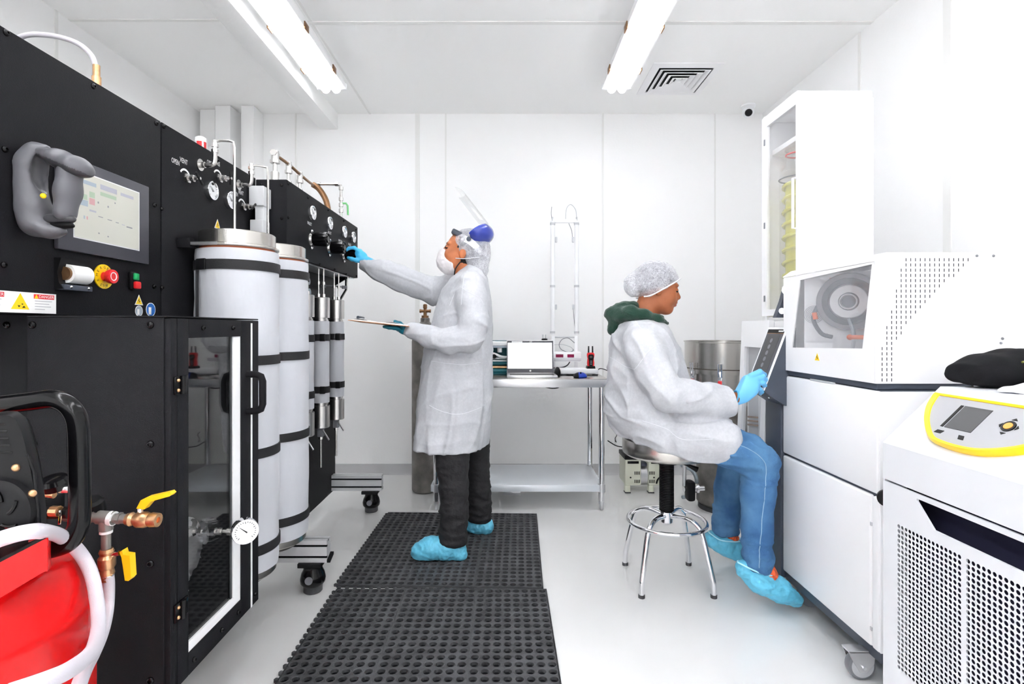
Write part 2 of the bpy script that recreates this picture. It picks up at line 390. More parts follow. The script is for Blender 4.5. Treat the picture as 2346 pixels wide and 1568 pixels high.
# ---------------------------------------------------------------- signed-distance modelling for soft shapes
class SDF:
    """distance field on a rectilinear grid; fine spacing only where asked"""
    def __init__(s, lo, hi, step, fine=None):
        s.ax = []
        for i in range(3):
            if fine:
                flo, fhi, fs = fine
                a = list(np.arange(lo[i], flo[i], step)) if lo[i] < flo[i] else []
                b = list(np.arange(flo[i], fhi[i], fs)); c = list(np.arange(fhi[i], hi[i] + step, step))
                s.ax.append(np.array(a + b + c))
            else: s.ax.append(np.arange(lo[i], hi[i] + step, step))
        s.d = np.full([len(a) for a in s.ax], 9.0, dtype=np.float32)
    def _sub(s, lo, hi):
        sl = []
        for i in range(3):
            a = max(0, int(np.searchsorted(s.ax[i], lo[i])) - 1); b = min(len(s.ax[i]), int(np.searchsorted(s.ax[i], hi[i])) + 1)
            if b <= a: return None, None
            sl.append(slice(a, b))
        X, Y, Z = np.meshgrid(s.ax[0][sl[0]], s.ax[1][sl[1]], s.ax[2][sl[2]], indexing='ij', sparse=True)
        return tuple(sl), (X.astype(np.float32), Y.astype(np.float32), Z.astype(np.float32))
    def _join(s, sl, n, k, sub=False):
        a = s.d[sl]
        if sub:
            n = -n
            if k: h = np.maximum(k - np.abs(a - n), 0) / k; s.d[sl] = np.maximum(a, n) + h * h * k * 0.25
            else: s.d[sl] = np.maximum(a, n)
        else:
            if k: h = np.maximum(k - np.abs(a - n), 0) / k; s.d[sl] = np.minimum(a, n) - h * h * k * 0.25
            else: s.d[sl] = np.minimum(a, n)
    def cone(s, a, b, ra, rb=None, k=0.02, flat=None):
        """capsule with changing radius from a to b; flat=(axis vector, factor) squeezes it along an axis"""
        a, b = np.array(a, float), np.array(b, float); rb = ra if rb is None else rb
        R = max(ra, rb) * 1.25 + k + 0.02
        sl, g = s._sub(np.minimum(a, b) - R, np.maximum(a, b) + R)
        if sl is None: return s
        X, Y, Z = g; ab = b - a; L2 = float(ab @ ab) + 1e-9
        t = np.clip(((X - a[0]) * ab[0] + (Y - a[1]) * ab[1] + (Z - a[2]) * ab[2]) / L2, 0, 1)
        px, py, pz = X - (a[0] + ab[0] * t), Y - (a[1] + ab[1] * t), Z - (a[2] + ab[2] * t)
        if flat:
            n = np.array(flat[0], float); n /= np.linalg.norm(n); q = px * n[0] + py * n[1] + pz * n[2]; e = q * (1 / flat[1] - 1)
            px, py, pz = px + n[0] * e, py + n[1] * e, pz + n[2] * e
        s._join(sl, np.sqrt(px * px + py * py + pz * pz) - (ra + (rb - ra) * t), k); return s
    def chain(s, pts, rad, k=0.02, flat=None):
        for i in range(len(pts) - 1): s.cone(pts[i], pts[i + 1], rad[i], rad[i + 1], k, flat)
        return s
    def ell(s, c, r, k=0.02, rot=None, sub=False):
        """rot: 3x3 with the ellipsoid's own axes as columns"""
        c = np.array(c, float); R = max(r) + k + 0.02
        sl, g = s._sub(c - R, c + R)
        if sl is None: return s
        X, Y, Z = g[0] - c[0], g[1] - c[1], g[2] - c[2]
        if rot is not None:
            m = np.array(rot, float)
            X, Y, Z = [X * m[0][i] + Y * m[1][i] + Z * m[2][i] for i in range(3)]
        q = np.sqrt((X / r[0]) ** 2 + (Y / r[1]) ** 2 + (Z / r[2]) ** 2)
        q2 = np.sqrt((X / r[0] ** 2) ** 2 + (Y / r[1] ** 2) ** 2 + (Z / r[2] ** 2) ** 2) + 1e-6
        s._join(sl, q * (q - 1) / q2, k, sub); return s
    def stack(s, rows, k=0.03, wob=None):
        """rows: (z, cx, cy, rx, ry) - ellipse sections stacked up"""
        rows = sorted(rows); z = np.array([r[0] for r in rows]); T = [np.array([r[i] for r in rows]) for i in range(1, 5)]
        R = 0.1
        lo = (min(T[0] - T[2]) - R, min(T[1] - T[3]) - R, z[0] - R); hi = (max(T[0] + T[2]) + R, max(T[1] + T[3]) + R, z[-1] + R)
        sl, g = s._sub(lo, hi); X, Y, Z = g
        cx, cy, rx, ry = [np.interp(Z, z, t) for t in T]
        th = np.arctan2((Y - cy) / ry, (X - cx) / rx)
        q = np.sqrt(((X - cx) / rx) ** 2 + ((Y - cy) / ry) ** 2)
        d = (q - 1) * np.minimum(rx, ry)
        if wob is not None: d = d - wob(th, Z)
        d = np.maximum(d, np.maximum(Z - z[-1], z[0] - Z))
        s._join(sl, d.astype(np.float32), k); return s
    def cut(s, p, n, k=0.0):
        """take away the side that n points to"""
        n = np.array(n, float); n /= np.linalg.norm(n)
        X, Y, Z = np.meshgrid(*s.ax, indexing='ij', sparse=True)
        h = (X - p[0]) * n[0] + (Y - p[1]) * n[1] + (Z - p[2]) * n[2]
        s.d = np.maximum(s.d, h).astype(np.float32); return s
    def mesh(s, name, mats, parent=None, relax=2, disp=None, pick=None, **kw):
        d = s.d; ins = d < 0
        c = np.zeros([n - 1 for n in d.shape], dtype=np.int8)
        for i in (0, 1):
            for j in (0, 1):
                for k in (0, 1): c += ins[i:d.shape[0] - 1 + i, j:d.shape[1] - 1 + j, k:d.shape[2] - 1 + k]
        act = np.argwhere((c > 0) & (c < 8)); vid = np.full(c.shape, -1, dtype=np.int64); vid[act[:, 0], act[:, 1], act[:, 2]] = np.arange(len(act))
        P = np.zeros((len(act), 3)); N = np.zeros(len(act))
        cor = [(i, j, k) for i in (0, 1) for j in (0, 1) for k in (0, 1)]
        for a in range(8):
            for b in range(a + 1, 8):
                df = [cor[b][i] - cor[a][i] for i in range(3)]
                if sum(map(abs, df)) != 1: continue
                ia = act + np.array(cor[a]); ib = act + np.array(cor[b])
                da = d[ia[:, 0], ia[:, 1], ia[:, 2]].astype(float); db = d[ib[:, 0], ib[:, 1], ib[:, 2]].astype(float)
                m = (da < 0) != (db < 0); t = np.where(m, da / np.where(m, da - db, 1), 0)
                for q in range(3):
                    pa = s.ax[q][ia[:, q]]; pb = s.ax[q][ib[:, q]]; P[:, q] += np.where(m, pa + t * (pb - pa), 0)
                N += m
        P /= N[:, None]
        F = []
        for q in range(3):
            o1, o2 = (q + 1) % 3, (q + 2) % 3
            sa = [slice(1, n - 1) for n in d.shape]; sb = list(sa); sa[q] = slice(0, d.shape[q] - 1); sb[q] = slice(1, d.shape[q])
            A, B = ins[tuple(sa)], ins[tuple(sb)]
            e = np.argwhere(A != B)
            if not len(e): continue
            off = np.ones(3, int); off[q] = 0; g = e + off; pos = A[e[:, 0], e[:, 1], e[:, 2]]
            def at(d1, d2):
                h = g.copy(); h[:, o1] -= d1; h[:, o2] -= d2; return vid[h[:, 0], h[:, 1], h[:, 2]]
            quad = np.stack([at(1, 1), at(0, 1), at(0, 0), at(1, 0)], 1)
            quad[~pos] = quad[~pos][:, ::-1]; F.append(quad)
        F = np.concatenate(F); F = F[(F >= 0).all(1)]
        E = np.concatenate([F[:, [i, (i + 1) % 4]] for i in range(4)])
        for _ in range(relax):
            acc = np.zeros_like(P); cnt = np.zeros(len(P))
            np.add.at(acc, E[:, 0], P[E[:, 1]]); np.add.at(cnt, E[:, 0], 1)
            P = P * 0.5 + 0.5 * acc / np.maximum(cnt, 1)[:, None]
        if disp is not None:
            nrm = np.zeros_like(P); fn = np.cross(P[F[:, 2]] - P[F[:, 0]], P[F[:, 3]] - P[F[:, 1]])
            for i in range(4): np.add.at(nrm, F[:, i], fn)
            nrm /= np.linalg.norm(nrm, axis=1)[:, None] + 1e-9
            P = P + nrm * disp(P)[:, None]
        org = ORI.get(parent.name, Vector()) if parent else Vector()
        me = bpy.data.meshes.new(name); o = bpy.data.objects.new(name, me); COL.objects.link(o); ORI[o.name] = org.copy()
        Q = P - np.array(org)
        me.vertices.add(len(Q)); me.vertices.foreach_set('co', Q.ravel())
        me.loops.add(F.size); me.loops.foreach_set('vertex_index', F.ravel().astype(np.int32))
        me.polygons.add(len(F)); me.polygons.foreach_set('loop_start', np.arange(0, F.size, 4, dtype=np.int32))
        if isinstance(mats, str): mats = [mats]
        for m in mats: me.materials.append(MATS[m])
        if pick is not None: me.polygons.foreach_set('material_index', pick(P[F].mean(1)).astype(np.int32))
        me.polygons.foreach_set('use_smooth', np.ones(len(F), dtype=bool))
        me.update(calc_edges=True); me.validate()
        if parent: o.parent = parent
        tag(o, **kw)
        return o
def vnoise(P, sc, seed=0.0):
    sc = np.array(sc, float) if not np.isscalar(sc) else np.array([sc] * 3)
    return np.array([mnoise.noise(Vector((p[0] * sc[0] + seed, p[1] * sc[1] + seed * 1.7, p[2] * sc[2] - seed))) for p in P])
# ================================================================ the room
XL, XR_, YB, YF, ZC = -2.49, 2.11, 4.30, -4.2, 2.96
def slab(name, a, b, m): return MB().box(a, b).build(name, m, smooth=False, kind='structure')
floor = slab('floor', (XL - .1, YF - .1, -0.06), (XR_ + .1, YB + .1, 0), 'floor')
ceiling = slab('ceiling', (XL - .1, YF - .1, ZC), (XR_ + .1, YB + .1, ZC + .06), 'ceiling')
wall_back = slab('wall_back', (XL - .1, YB, 0), (XR_ + .1, YB + .08, ZC), 'wall')
wall_left = slab('wall_left', (XL - .08, YF, 0), (XL, YB, ZC), 'wall')
wall_right = slab('wall_right', (XR_, YF, 0), (XR_ + .08, YB, ZC), 'wall')
wall_front = slab('wall_front', (XL - .1, YF - .08, 0), (XR_ + .1, YF, ZC), 'wall')
# panel joint strips, as parts of their wall or ceiling
for x, w in ((-0.722, .036), (-0.49, .012), (0.80, .014), (1.72, .01), (-1.72, .012)):
    MB().box((x - w / 2, YB - .006, 0.05), (x + w / 2, YB, ZC)).build('panel_joint', 'seam', wall_back, smooth=False)
for y, w in ((3.118, .02), (2.497, .045), (1.3, .02)):
    MB().box((XR_ - .006, y - w / 2, 0.05), (XR_, y + w / 2, ZC)).build('panel_joint', 'seam', wall_right, smooth=False)
for y in (1.7, 2.9):
    MB().box((XL, y - .01, 0.05), (XL + .006, y + .01, ZC)).build('panel_joint', 'seam', wall_left, smooth=False)
for a, b in (((-1.37, 3.0, ZC - .005), (XR_, 3.03, ZC)), ((XL, 2.98, ZC - .005), (-1.52, 3.0, ZC)), ((-1.12, YF, ZC - .004), (-1.105, YB, ZC))):
    MB().box(a, b).build('panel_joint', 'seam', ceiling, smooth=False)
# coved skirting
MB().prism([(XL, YB, 0), (XL, YB - .03, 0), (XL, YB - .012, .03), (XL, YB - .006, .085), (XL, YB, .085)], (XR_ - XL, 0, 0)).build('baseboard_back', 'cove', kind='structure')
MB().prism([(XR_, 2.75, 0), (XR_ - .03, 2.75, 0), (XR_ - .012, 2.75, .03), (XR_ - .006, 2.75, .085), (XR_, 2.75, .085)], (0, YB - 2.75, 0)).build('baseboard_right', 'cove', kind='structure')
# boxed ceiling beam and the two wall casings
MB().rbox((-1.52, YF, ZC - .13), (-1.376, YB, ZC + .01), .004).build('trim_1', 'ceiling', kind='structure')
MB().rbox((-2.29, 4.13, 0), (-2.17, YB, ZC - .004), .004).build('trim_2', 'wall', kind='structure')
MB().rbox((-2.085, 4.13, 0), (-1.985, YB, ZC - .004), .004).build('trim_3', 'wall', kind='structure')
MB().rbox((-2.45, 4.2, 0), (-2.33, YB, ZC - .004), .004).build('trim_4', 'wall', kind='structure')

# ---------------------------------------------------------------- ceiling lights
def ceiling_light(x, y0, y1, label, tube='tube_light'):
    t = thing('ceiling_light', (x, (y0 + y1) / 2, ZC), label, 'ceiling light', 'twin-tube ceiling lights')
    MB().rbox((x - .085, y0, ZC - .055), (x + .085, y1, ZC), .006).build('housing', 'white_paint', t)
    for sx in (-1, 1):
        MB().prism([(x + sx * .085, y0, ZC - .05), (x + sx * .1, y0, ZC - .05), (x + sx * .1, y0, ZC - .084), (x + sx * .094, y0, ZC - .084)], (0, y1 - y0, 0)).build('reflector', 'white_paint', t, smooth=False)
    for dx in (-.036, .036):
        MB().cyl((x + dx, y0 + .02, ZC - .09), (x + dx, y1 - .02, ZC - .09), .03, n=14).build('tube', tube, t)
    for y in (y0, y1 - .02):
        MB().rbox((x - .103, y - .001, ZC - .088), (x + .103, y + .021, ZC - .045), .004).build('end_plate', 'white_plastic', t)
    for y in np.linspace(y0 + .25, y1 - .3, 5):
        for sx in (-1, 1):
            MB().rbox((x + sx * .103 - .004, y, ZC - .095), (x + sx * .103 + .004, y + .06, ZC - .055), .002).build('clip', 'copper_old', t)
ceiling_light(-1.217, 1.22, 3.68, 'long twin-tube ceiling light beside the boxed ceiling beam')
ceiling_light(0.777, 1.22, 3.68, 'long twin-tube ceiling light beside the square air vent')
ceiling_light(-1.1, -1.45, 1.02, 'added unseen fill light over the red compressor', 'tube_light_added')  # this and the lamps below are unseen, added for frontal light
ceiling_light(0.3, -1.45, 1.02, 'added unseen fill light over the foreground mat and chiller', 'tube_light_added')
ceiling_light(-1.6, -4.05, -1.6, 'added unseen fill light at the far end behind the compressor side', 'tube_light_added')
ceiling_light(-0.4, -4.05, -1.6, 'added unseen fill light at the far end in the middle', 'tube_light_added')
ceiling_light(0.8, -4.05, -1.6, 'added unseen fill light at the far end behind the chiller side', 'tube_light_added')

# ---------------------------------------------------------------- ceiling air vent
t = thing('air_vent', (1.22, 3.705, ZC), 'square white ceiling air vent with stepped slats beside the light', 'air vent')
def ring(mb, h0, h1, z0, z1):
    c = Vector((1.22, 3.705, 0)); q = [(-1, -1), (1, -1), (1, 1), (-1, 1)]
    mb.loft([[c + Vector((a * h0, b * h0, z0)) for a, b in q], [c + Vector((a * h1, b * h1, z1)) for a, b in q]], cap=False)
m = MB(); ring(m, .235, .235, ZC, ZC - .006); ring(m, .235, .185, ZC - .006, ZC - .012); ring(m, .185, .185, ZC - .012, ZC); m.build('frame', 'white_paint', t, smooth=False)
MB().box((1.22 - .185, 3.705 - .185, ZC - .003), (1.22 + .185, 3.705 + .185, ZC)).build('duct', 'black_plastic', t, smooth=False)
for i, h in enumerate((.172, .133, .094, .055)):
    m = MB(); ring(m, h, h - .028, ZC - .016, ZC - .001); ring(m, h, h - .004, ZC - .016, ZC - .02); ring(m, h - .004, h - .03, ZC - .02, ZC - .002); m.build('slat', 'white_paint', t, smooth=False)
MB().box((1.22 - .02, 3.705 - .02, ZC - .014), (1.22 + .02, 3.705 + .02, ZC - .002)).build('centre_plate', 'white_paint', t, smooth=False)

# ---------------------------------------------------------------- security camera
c = W(1714, 258, 4.14)
t = thing('security_camera', (c.x, c.y, ZC), 'small white security camera with a dark lens in the ceiling corner', 'camera')
MB().lathe((c.x, c.y, ZC), (0, 0, -1), [(0, .055), (.012, .055), (.018, .045), (.03, .04)]).build('mount', 'white_plastic', t)
MB().ball((c.x, c.y, ZC - .055), .044, 20, 14).build('housing', 'white_plastic', t)
d = Vector((-.35, -1, -.45)).normalized(); p = Vector((c.x, c.y, ZC - .055))
MB().lathe(p + d * .026, d, [(0, .029), (.017, .027), (.021, .022), (.021, .001)], 20).build('lens', 'black_gloss', t)
# ================================================================ the black extraction machine on the left
XP = -1.125                     # its face plane
ZB, ZT = 1.233, 1.875
rig = thing('extraction_machine', (-1.3, 2.2, 0), 'large black extraction machine with gauges, knobs and silver jacketed vessels', 'machine')
def onP(px, py, x=XP):          # point of the plane X = x seen at a pixel
    Y = x * FPX / (px - VX); return Vector((x, Y, CAMZ - (py - VY) / FPX * Y))
MB().rbox((-1.95, .8, ZB), (XP - .006, 2.36, ZT - .004), .004).build('upper_housing', 'black_coat', rig)
MB().rbox((-1.95, 1.245, .13), (-1.131, 2.36, ZB), .004).build('lower_housing', 'black_coat', rig)
MB().rbox((XP - .006, .8, ZB), (XP, 1.709, ZT), .002).build('control_panel', 'black_coat', rig)
MB().rbox((XP - .006, 1.715, .13), (XP, 2.36, ZT), .002).build('valve_panel', 'black_coat', rig)
MB().rbox((-1.16, 2.361, .13), (-1.13, 3.48, 1.6), .003).build('lower_panel', 'black_coat', rig)
XB = -.987
MB().rbox((-1.128, 2.364, 1.533), (XB, 3.5, 1.872), .004).build('manifold_box', 'black_coat', rig)
MB().box((-1.13, 2.38, 1.527), (XB - .02, 3.48, 1.5325)).build('tray_lip', 'alu', rig, smooth=False)
MB().prism([(-1.1, 3.35, 1.527), (-1.0, 3.35, 1.527), (-1.1, 3.35, 1.47)], (0, .02, 0)).build('gusset', 'black_coat', rig)
# bolts
def bolt(p, d, r=.0085, parent=rig):
    u, v, d = frame_axes(d); m = MB()
    m.lathe(p, d, [(-.001, r), (.002, r), (.0045, r * .86), (.0065, r * .5), (.0065, r * .42), (.004, r * .38), (.004, .0001)], 12)
    return m.build('bolt', 'bolt_black', parent)
def bolts(pts, d, r=.0085, parent=rig):
    b0 = None
    for p in pts:
        if b0 is None: b0 = bolt(p, d, r, parent); p0 = Vector(p)
        else: child_copy(b0, Vector(p) - p0)
bolts([onP(*q) for q in ((13, 75), (213, 198), (357, 283), (10, 342), (353, 470), (8, 607), (352, 657), (374, 290), (370, 478), (370, 660), (497, 368))], (1, 0, 0), .0075)
bolts([onP(x, y, XB) for x, y in ((660, 421), (705, 453), (751, 481), (787, 506), (815, 527), (660, 499), (692, 592), (732, 606), (766, 618), (793, 629), (816, 633))], (1, 0, 0), .007)
bolts([Vector((-1.1 + (x > 600) * .09, 2.364, z)) for x, z in ((590, 1.845), (645, 1.845), (590, 1.695), (645, 1.695), (645, 1.56))], (0, -1, 0), .007)
bolts([Vector((-1.185, 1.245, 1.207)), Vector((-1.185, 1.245, .93))], (0, -1, 0), .0085)

# ---- operator screen
a, b = 1.304, 1.637
scr = MB().rbox((XP, a, 1.398), (XP + .012, b, 1.641), .003).build('operator_screen', 'bezel', rig)
s0, s1, z0, z1 = 1.352, 1.589, 1.437, 1.609
MB().box((XP + .012, s0 - .003, z0 - .003), (XP + .0126, s1 + .003, z1 + .003)).build('screen_border', 'offwhite', scr, smooth=False)
m = MB().box((XP + .0126, s0, z0), (XP + .0132, s1, z1)).build('display', 'lcd', scr, smooth=False)
g = MB()
def tile(i, y, z, w, h):
    g.mi(i).box((XP + .0132, s0 + y * (s1 - s0), z0 + z * (z1 - z0)), (XP + .0134, s0 + (y + w) * (s1 - s0), z0 + (z + h) * (z1 - z0)))
for q in ((0, .2, .66, .08, .09), (0, .07, .6, .1, .08), (1, .2, .55, .08, .1), (2, .06, .5, .12, .09), (2, .05, .84, .25, .06), (3, .36, .84, .26, .08), (0, .36, .74, .25, .06), (3, .68, .85, .22, .05),
          (4, .33, .39, .07, .012), (4, .47, .38, .07, .012), (4, .6, .37, .05, .012), (3, .7, .36, .05, .012), (4, .78, .34, .1, .02), (4, .32, .6, .02, .03), (4, .47, .58, .02, .03), (4, .58, .68, .02, .02), (4, .33, .12, .02, .02), (4, .47, .1, .02, .02), (1, .16, .3, .02, .05), (2, .12, .3, .02, .05), (3, .2, .44, .1, .03)):
    tile(*q)
g.build('screen_marks', ['lcd_green', 'lcd_red', 'lcd_blue', 'lcd_violet', 'mid_grey'], scr, smooth=False, kind='stuff')
# ---- label printer
pr = MB()
pr.prism([(XP, 1.305, 1.376), (XP + .018, 1.305, 1.376), (XP + .008, 1.305, 1.34), (XP + .012, 1.305, 1.315), (XP + .022, 1.305, 1.298), (XP, 1.305, 1.296)], (0, .092, 0))
pr = pr.build('label_printer', 'black_plastic', rig)
MB().lathe((XP + .013, 1.325, 1.338), (0, 1, 0), [(0, .024), (.062, .024)], 24).build('paper_roll', 'paper', pr)
MB().cyl((XP + .013, 1.318, 1.338), (XP + .013, 1.325, 1.338), .017, n=20).build('roll_core', 'copper_old', pr)
MB().rbox((XP + .004, 1.308, 1.296), (XP + .026, 1.395, 1.31), .002).build('tear_bar', 'dark_grey', pr)
for y in (1.325, 1.38): MB().ball((XP + .0265, y, 1.304), .004, 10, 6).build('screw', 'chrome', pr)
# ---- emergency stop
c = onP(236, 634)
es = MB().lathe(c, (1, 0, 0), [(0, .034), (.0035, .034), (.0035, .0005)], 36).build('emergency_stop', 'yellow', rig)
m = MB().lathe(c, (1, 0, 0), [(0.0035, .013), (.014, .012), (.016, .018), (.024, .0205), (.030, .019), (.031, .013), (.029, .012), (.029, .0005)], 28).build('push_button', 'red', es)
MB().torus(c + Vector((.0295, 0, 0)), (1, 0, 0), .011, .0016, 24, 6).build('arrow_ring', 'print_white', es)
lt = MB()
for k, ch in enumerate('EMERGENCY'):
    an = math.radians(205 - 29 * k)
    e = Vector((0, -math.cos(an), math.sin(an))) if False else Vector((0, math.cos(an), math.sin(an)))
    up = e; rt = Vector((0, math.sin(an), -math.cos(an)))
    text_on(lt, ch, c + Vector((.0037, 0, 0)) + e * .0225 - rt * .0028, rt, up, .0075)
for k, ch in enumerate('STOP'):
    an = math.radians(245 + 17 * k); e = Vector((0, math.cos(an), math.sin(an))); up = -e; rt = Vector((0, -math.sin(an), math.cos(an)))
    text_on(lt, ch, c + Vector((.0037, 0, 0)) + e * .0305 - rt * .0028, rt, up, .0075)
lt.build('lettering', 'print_black', es, smooth=False, kind='stuff')
# ---- start / stop double button
c = onP(301, 644)
pb = MB().rbox(c + Vector((0, -.015, -.028)), c + Vector((.012, .015, .028)), .006).build('start_stop_switch', 'black_plastic', rig)
MB().rbox(c + Vector((.012, -.011, .002)), c + Vector((.018, .011, .023)), .003).build('start_button', 'green', pb)
MB().rbox(c + Vector((.012, -.011, -.024)), c + Vector((.024, .011, -.002)), .004).build('stop_button', 'red', pb)
# ---- danger label
lb = MB().box((XP, 1.05, 1.2355), (XP + .0012, 1.31, 1.284)).build('danger_label', 'paper', rig, smooth=False)
g = MB()
for y in (1.118, 1.248):
    g.mi(0).box((XP + .0012, y, 1.27), (XP + .0016, y + .056, 1.281))
    g.mi(1).prism([(XP + .0017, y + .001, 1.2705), (XP + .0017, y + .012, 1.2705), (XP + .0017, y + .0065, 1.2805)], (.0003, 0, 0))
    g.mi(2); text_on(g, 'DANGER', (XP + .002, y + .0135, 1.2725), (0, 1, 0), (0, 0, 1), .0068, .041)
    g.mi(3)
    for k in range(4): g.box((XP + .0012, y + .003, 1.264 - k * .0065), (XP + .0014, y + (.05, .042, .047, .03)[k], 1.2655 - k * .0065))
g.mi(1).prism([(XP + .0013, 1.19, 1.2435), (XP + .0013, 1.236, 1.2435), (XP + .0013, 1.213, 1.281)], (.0004, 0, 0))
g.mi(4)
for q in (((1.209, 1.248), (1.213, 1.252), (1.206, 1.253)), ((1.217, 1.247), (1.226, 1.2475), (1.222, 1.252)), ((1.217, 1.2535), (1.221, 1.256), (1.216, 1.2575))):
    g.prism([(XP + .0017, y, z) for y, z in q], (.0003, 0, 0))
g.build('label_print', ['print_red', 'yellow', 'print_white', 'print_grey', 'print_black'], lb, smooth=False, kind='stuff')
# ---- small pictogram stickers
def warn_sticker(p, h, nrm=(1, 0, 0), right=(0, 1, 0), parent=rig, m='yellow', name='warning_sticker', edge='paper'):
    n = Vector(nrm); r = Vector(right); u = Vector((0, 0, 1)); p = Vector(p)
    o = MB().prism([p - r * h * .6 - u * h * .5, p + r * h * .6 - u * h * .5, p + u * h * .55], n * .0008).build(name, edge, parent, smooth=False)
    q = p + n * .0008
    MB().prism([q - r * h * .46 - u * h * .42, q + r * h * .46 - u * h * .42, q + u * h * .42], n * .0004).build('print', m, o, smooth=False)
    q = q + n * .0004
    MB().prism([q - r * h * .05 - u * h * .3, q + r * h * .16 - u * h * .1, q - r * h * .02 - u * h * .08, q + r * h * .06 + u * h * .18, q - r * h * .14 - u * h * .06, q + r * h * .01 - u * h * .1], n * .0003).build('flash_mark', 'print_black', o, smooth=False)
    return o
warn_sticker(onP(318, 688), .030)
warn_sticker(onP(498, 514), .036, parent=rig)
for px, py, r in ((318, 713, .0165), (345, 710, .022)):
    c = onP(px, py)
    o = MB().lathe(c, (1, 0, 0), [(0, r), (.0008, r), (.0008, .0002)], 28).build('safety_sticker', 'paper', rig)
    MB().lathe(c + Vector((.0008, 0, 0)), (1, 0, 0), [(0, r * .9), (.0004, r * .9), (.0004, .0002)], 28).build('print', 'blue_sign' if r > .02 else 'lcd_blue', o)
    MB().rbox(c + Vector((.0012, -r * .5, -r * .7)), c + Vector((.0018, r * .05, r * .35)), .003).build('glove_mark', 'print_white', o)
# ---- gauges
def gauge(c, d, r, parent=rig):
    c = Vector(c); u, v, d = frame_axes(d)
    o = MB().lathe(c, d, [(0, r), (.014, r), (.018, r * .97), (.018, r * .86), (.015, r * .86)], 32).build('pressure_gauge', 'chrome', parent)
    MB().lathe(c, d, [(.0135, r * .87), (.0145, r * .87), (.0145, .0002)], 32).build('dial', 'dial', o)
    k = MB()
    for i in range(21):
        a = math.radians(-45 + 13.5 * i); e = u * math.cos(a) + v * math.sin(a); t_ = d.cross(e)
        p = c + d * .0156; L = .16 if i % 5 == 0 else .09
        k.add([p + e * r * .78 - t_ * r * .02, p + e * r * .78 + t_ * r * .02, p + e * r * (.78 - L) + t_ * r * .02, p + e * r * (.78 - L) - t_ * r * .02], [(0, 1, 2, 3)])
    k.build('scale_marks', 'print_black', o, smooth=False, kind='stuff')
    e = (u * math.cos(2.4) + v * math.sin(2.4)); t_ = d.cross(e); p = c + d * .0165
    MB().prism([p + e * r * .65, p - e * r * .15 + t_ * r * .05, p - e * r * .15 - t_ * r * .05], d * .0006).build('needle', 'print_black', o, smooth=False)
    return o
gauge(onP(479, 437), (1, 0, 0), .036); gauge(onP(522, 459), (1, 0, 0), .036)
for y in (2.65, 2.91, 3.172, 3.362): gauge((XB, y, 1.783), (1, 0, 0), .036)
# ---- valves on the panel with their printed OPEN / CLOSE arcs
def panel_valve(c, word, lever):
    c = Vector(c); d = Vector((1, 0, 0))
    o = MB().lathe(c, d, [(0, .011), (.004, .011), (.004, .017), (.014, .017), (.014, .009), (.022, .009), (.022, .013), (.032, .013), (.032, .008), (.045, .008), (.045, .005), (.055, .005)], 6).build('panel_valve', 'steel', rig)
    e = Vector((0, math.cos(lever), math.sin(lever)))
    MB().rbox((-.003, -.005, -.026), (.003, .005, .026), .002, M=Matrix.Translation(c + d * .05) @ Matrix.Rotation(lever, 4, 'X')).build('lever', 'black_plastic', o)
    g = MB(); R = .034; q = c + Vector((.0004, 0, 0))
    arc = [math.radians(a) for a in range(95, 171, 6)] if False else [math.radians(a) for a in range(20, 150, 8)]
    pts_o = [q + Vector((0, math.cos(a) * R, math.sin(a) * R)) for a in arc]; pts_i = [q + Vector((0, math.cos(a) * (R - .007), math.sin(a) * (R - .007))) for a in arc]
    for i in range(len(arc) - 1): g.add([pts_o[i], pts_o[i + 1], pts_i[i + 1], pts_i[i]], [(0, 1, 2, 3)])
    text_on(g, 'OPEN', q + Vector((0, -.075, .034)), (0, 1, 0), (0, 0, 1), .017, .042)
    text_on(g, word, q + Vector((0, -.03, .05)), (0, 1, 0), (0, 0, 1), .017, .044)
    g.build('lettering', 'print_white', o, smooth=False, kind='stuff')
panel_valve(onP(424, 409), 'VENT', 0.9); panel_valve(onP(499, 409), 'BYPASS', 0.05); panel_valve(onP(554, 474), 'VENT', -.9)
# ---- bulkhead flange, elbow and bent tube down to each vessel
def feed(c, top, zlid):
    c = Vector(c); top = Vector(top)
    o = MB().lathe(c, (1, 0, 0), [(0, .022), (.005, .022), (.005, .011), (.02, .011), (.02, .008)], 16).build('bulkhead_fitting', 'steel', rig)
    e = c + Vector((.045, 0, 0))
    MB().tube([c + Vector((.015, 0, 0)), e, e + Vector((.01, 0, .012)), e + Vector((.012, 0, .05))], .0085, 10, smooth=5).build('elbow', 'steel', o)
    m = MB()
    for z in (.045, .065): m.cyl(e + Vector((.012, 0, z)), e + Vector((.012, 0, z + .012)), .0125, n=6)
    m.cyl(e + Vector((.012, 0, .04)), e + Vector((.012, 0, .09)), .009, n=10)
    m.build('compression_nut', 'steel', o)
    x0 = e.x + .012; y0 = c.y
    k = .012
    p = [(x0, y0, c.z + .08), (x0, y0, top.z - k * 2), (x0 + k * .3, y0, top.z - k * .4), (x0 + k * 1.6, y0 + .001, top.z), (top.x - k * 1.6, top.y, top.z), (top.x - k * .3, top.y, top.z - k * .4), (top.x, top.y, top.z - k * 2), (top.x, top.y, zlid)]
    MB().tube(p, .0048, 10).build('bent_tube', 'steel', o)
    MB().lathe((top.x, top.y, zlid - .005), (0, 0, 1), [(0, .012), (.022, .012), (.022, .008), (.034, .008)], 6).build('tube_fitting', 'steel', o)
feed(onP(457, 378), (-.9985, 1.93, 1.89), 1.51); feed(onP(545, 424), (-1.0065, 2.22, 1.885), 1.51)
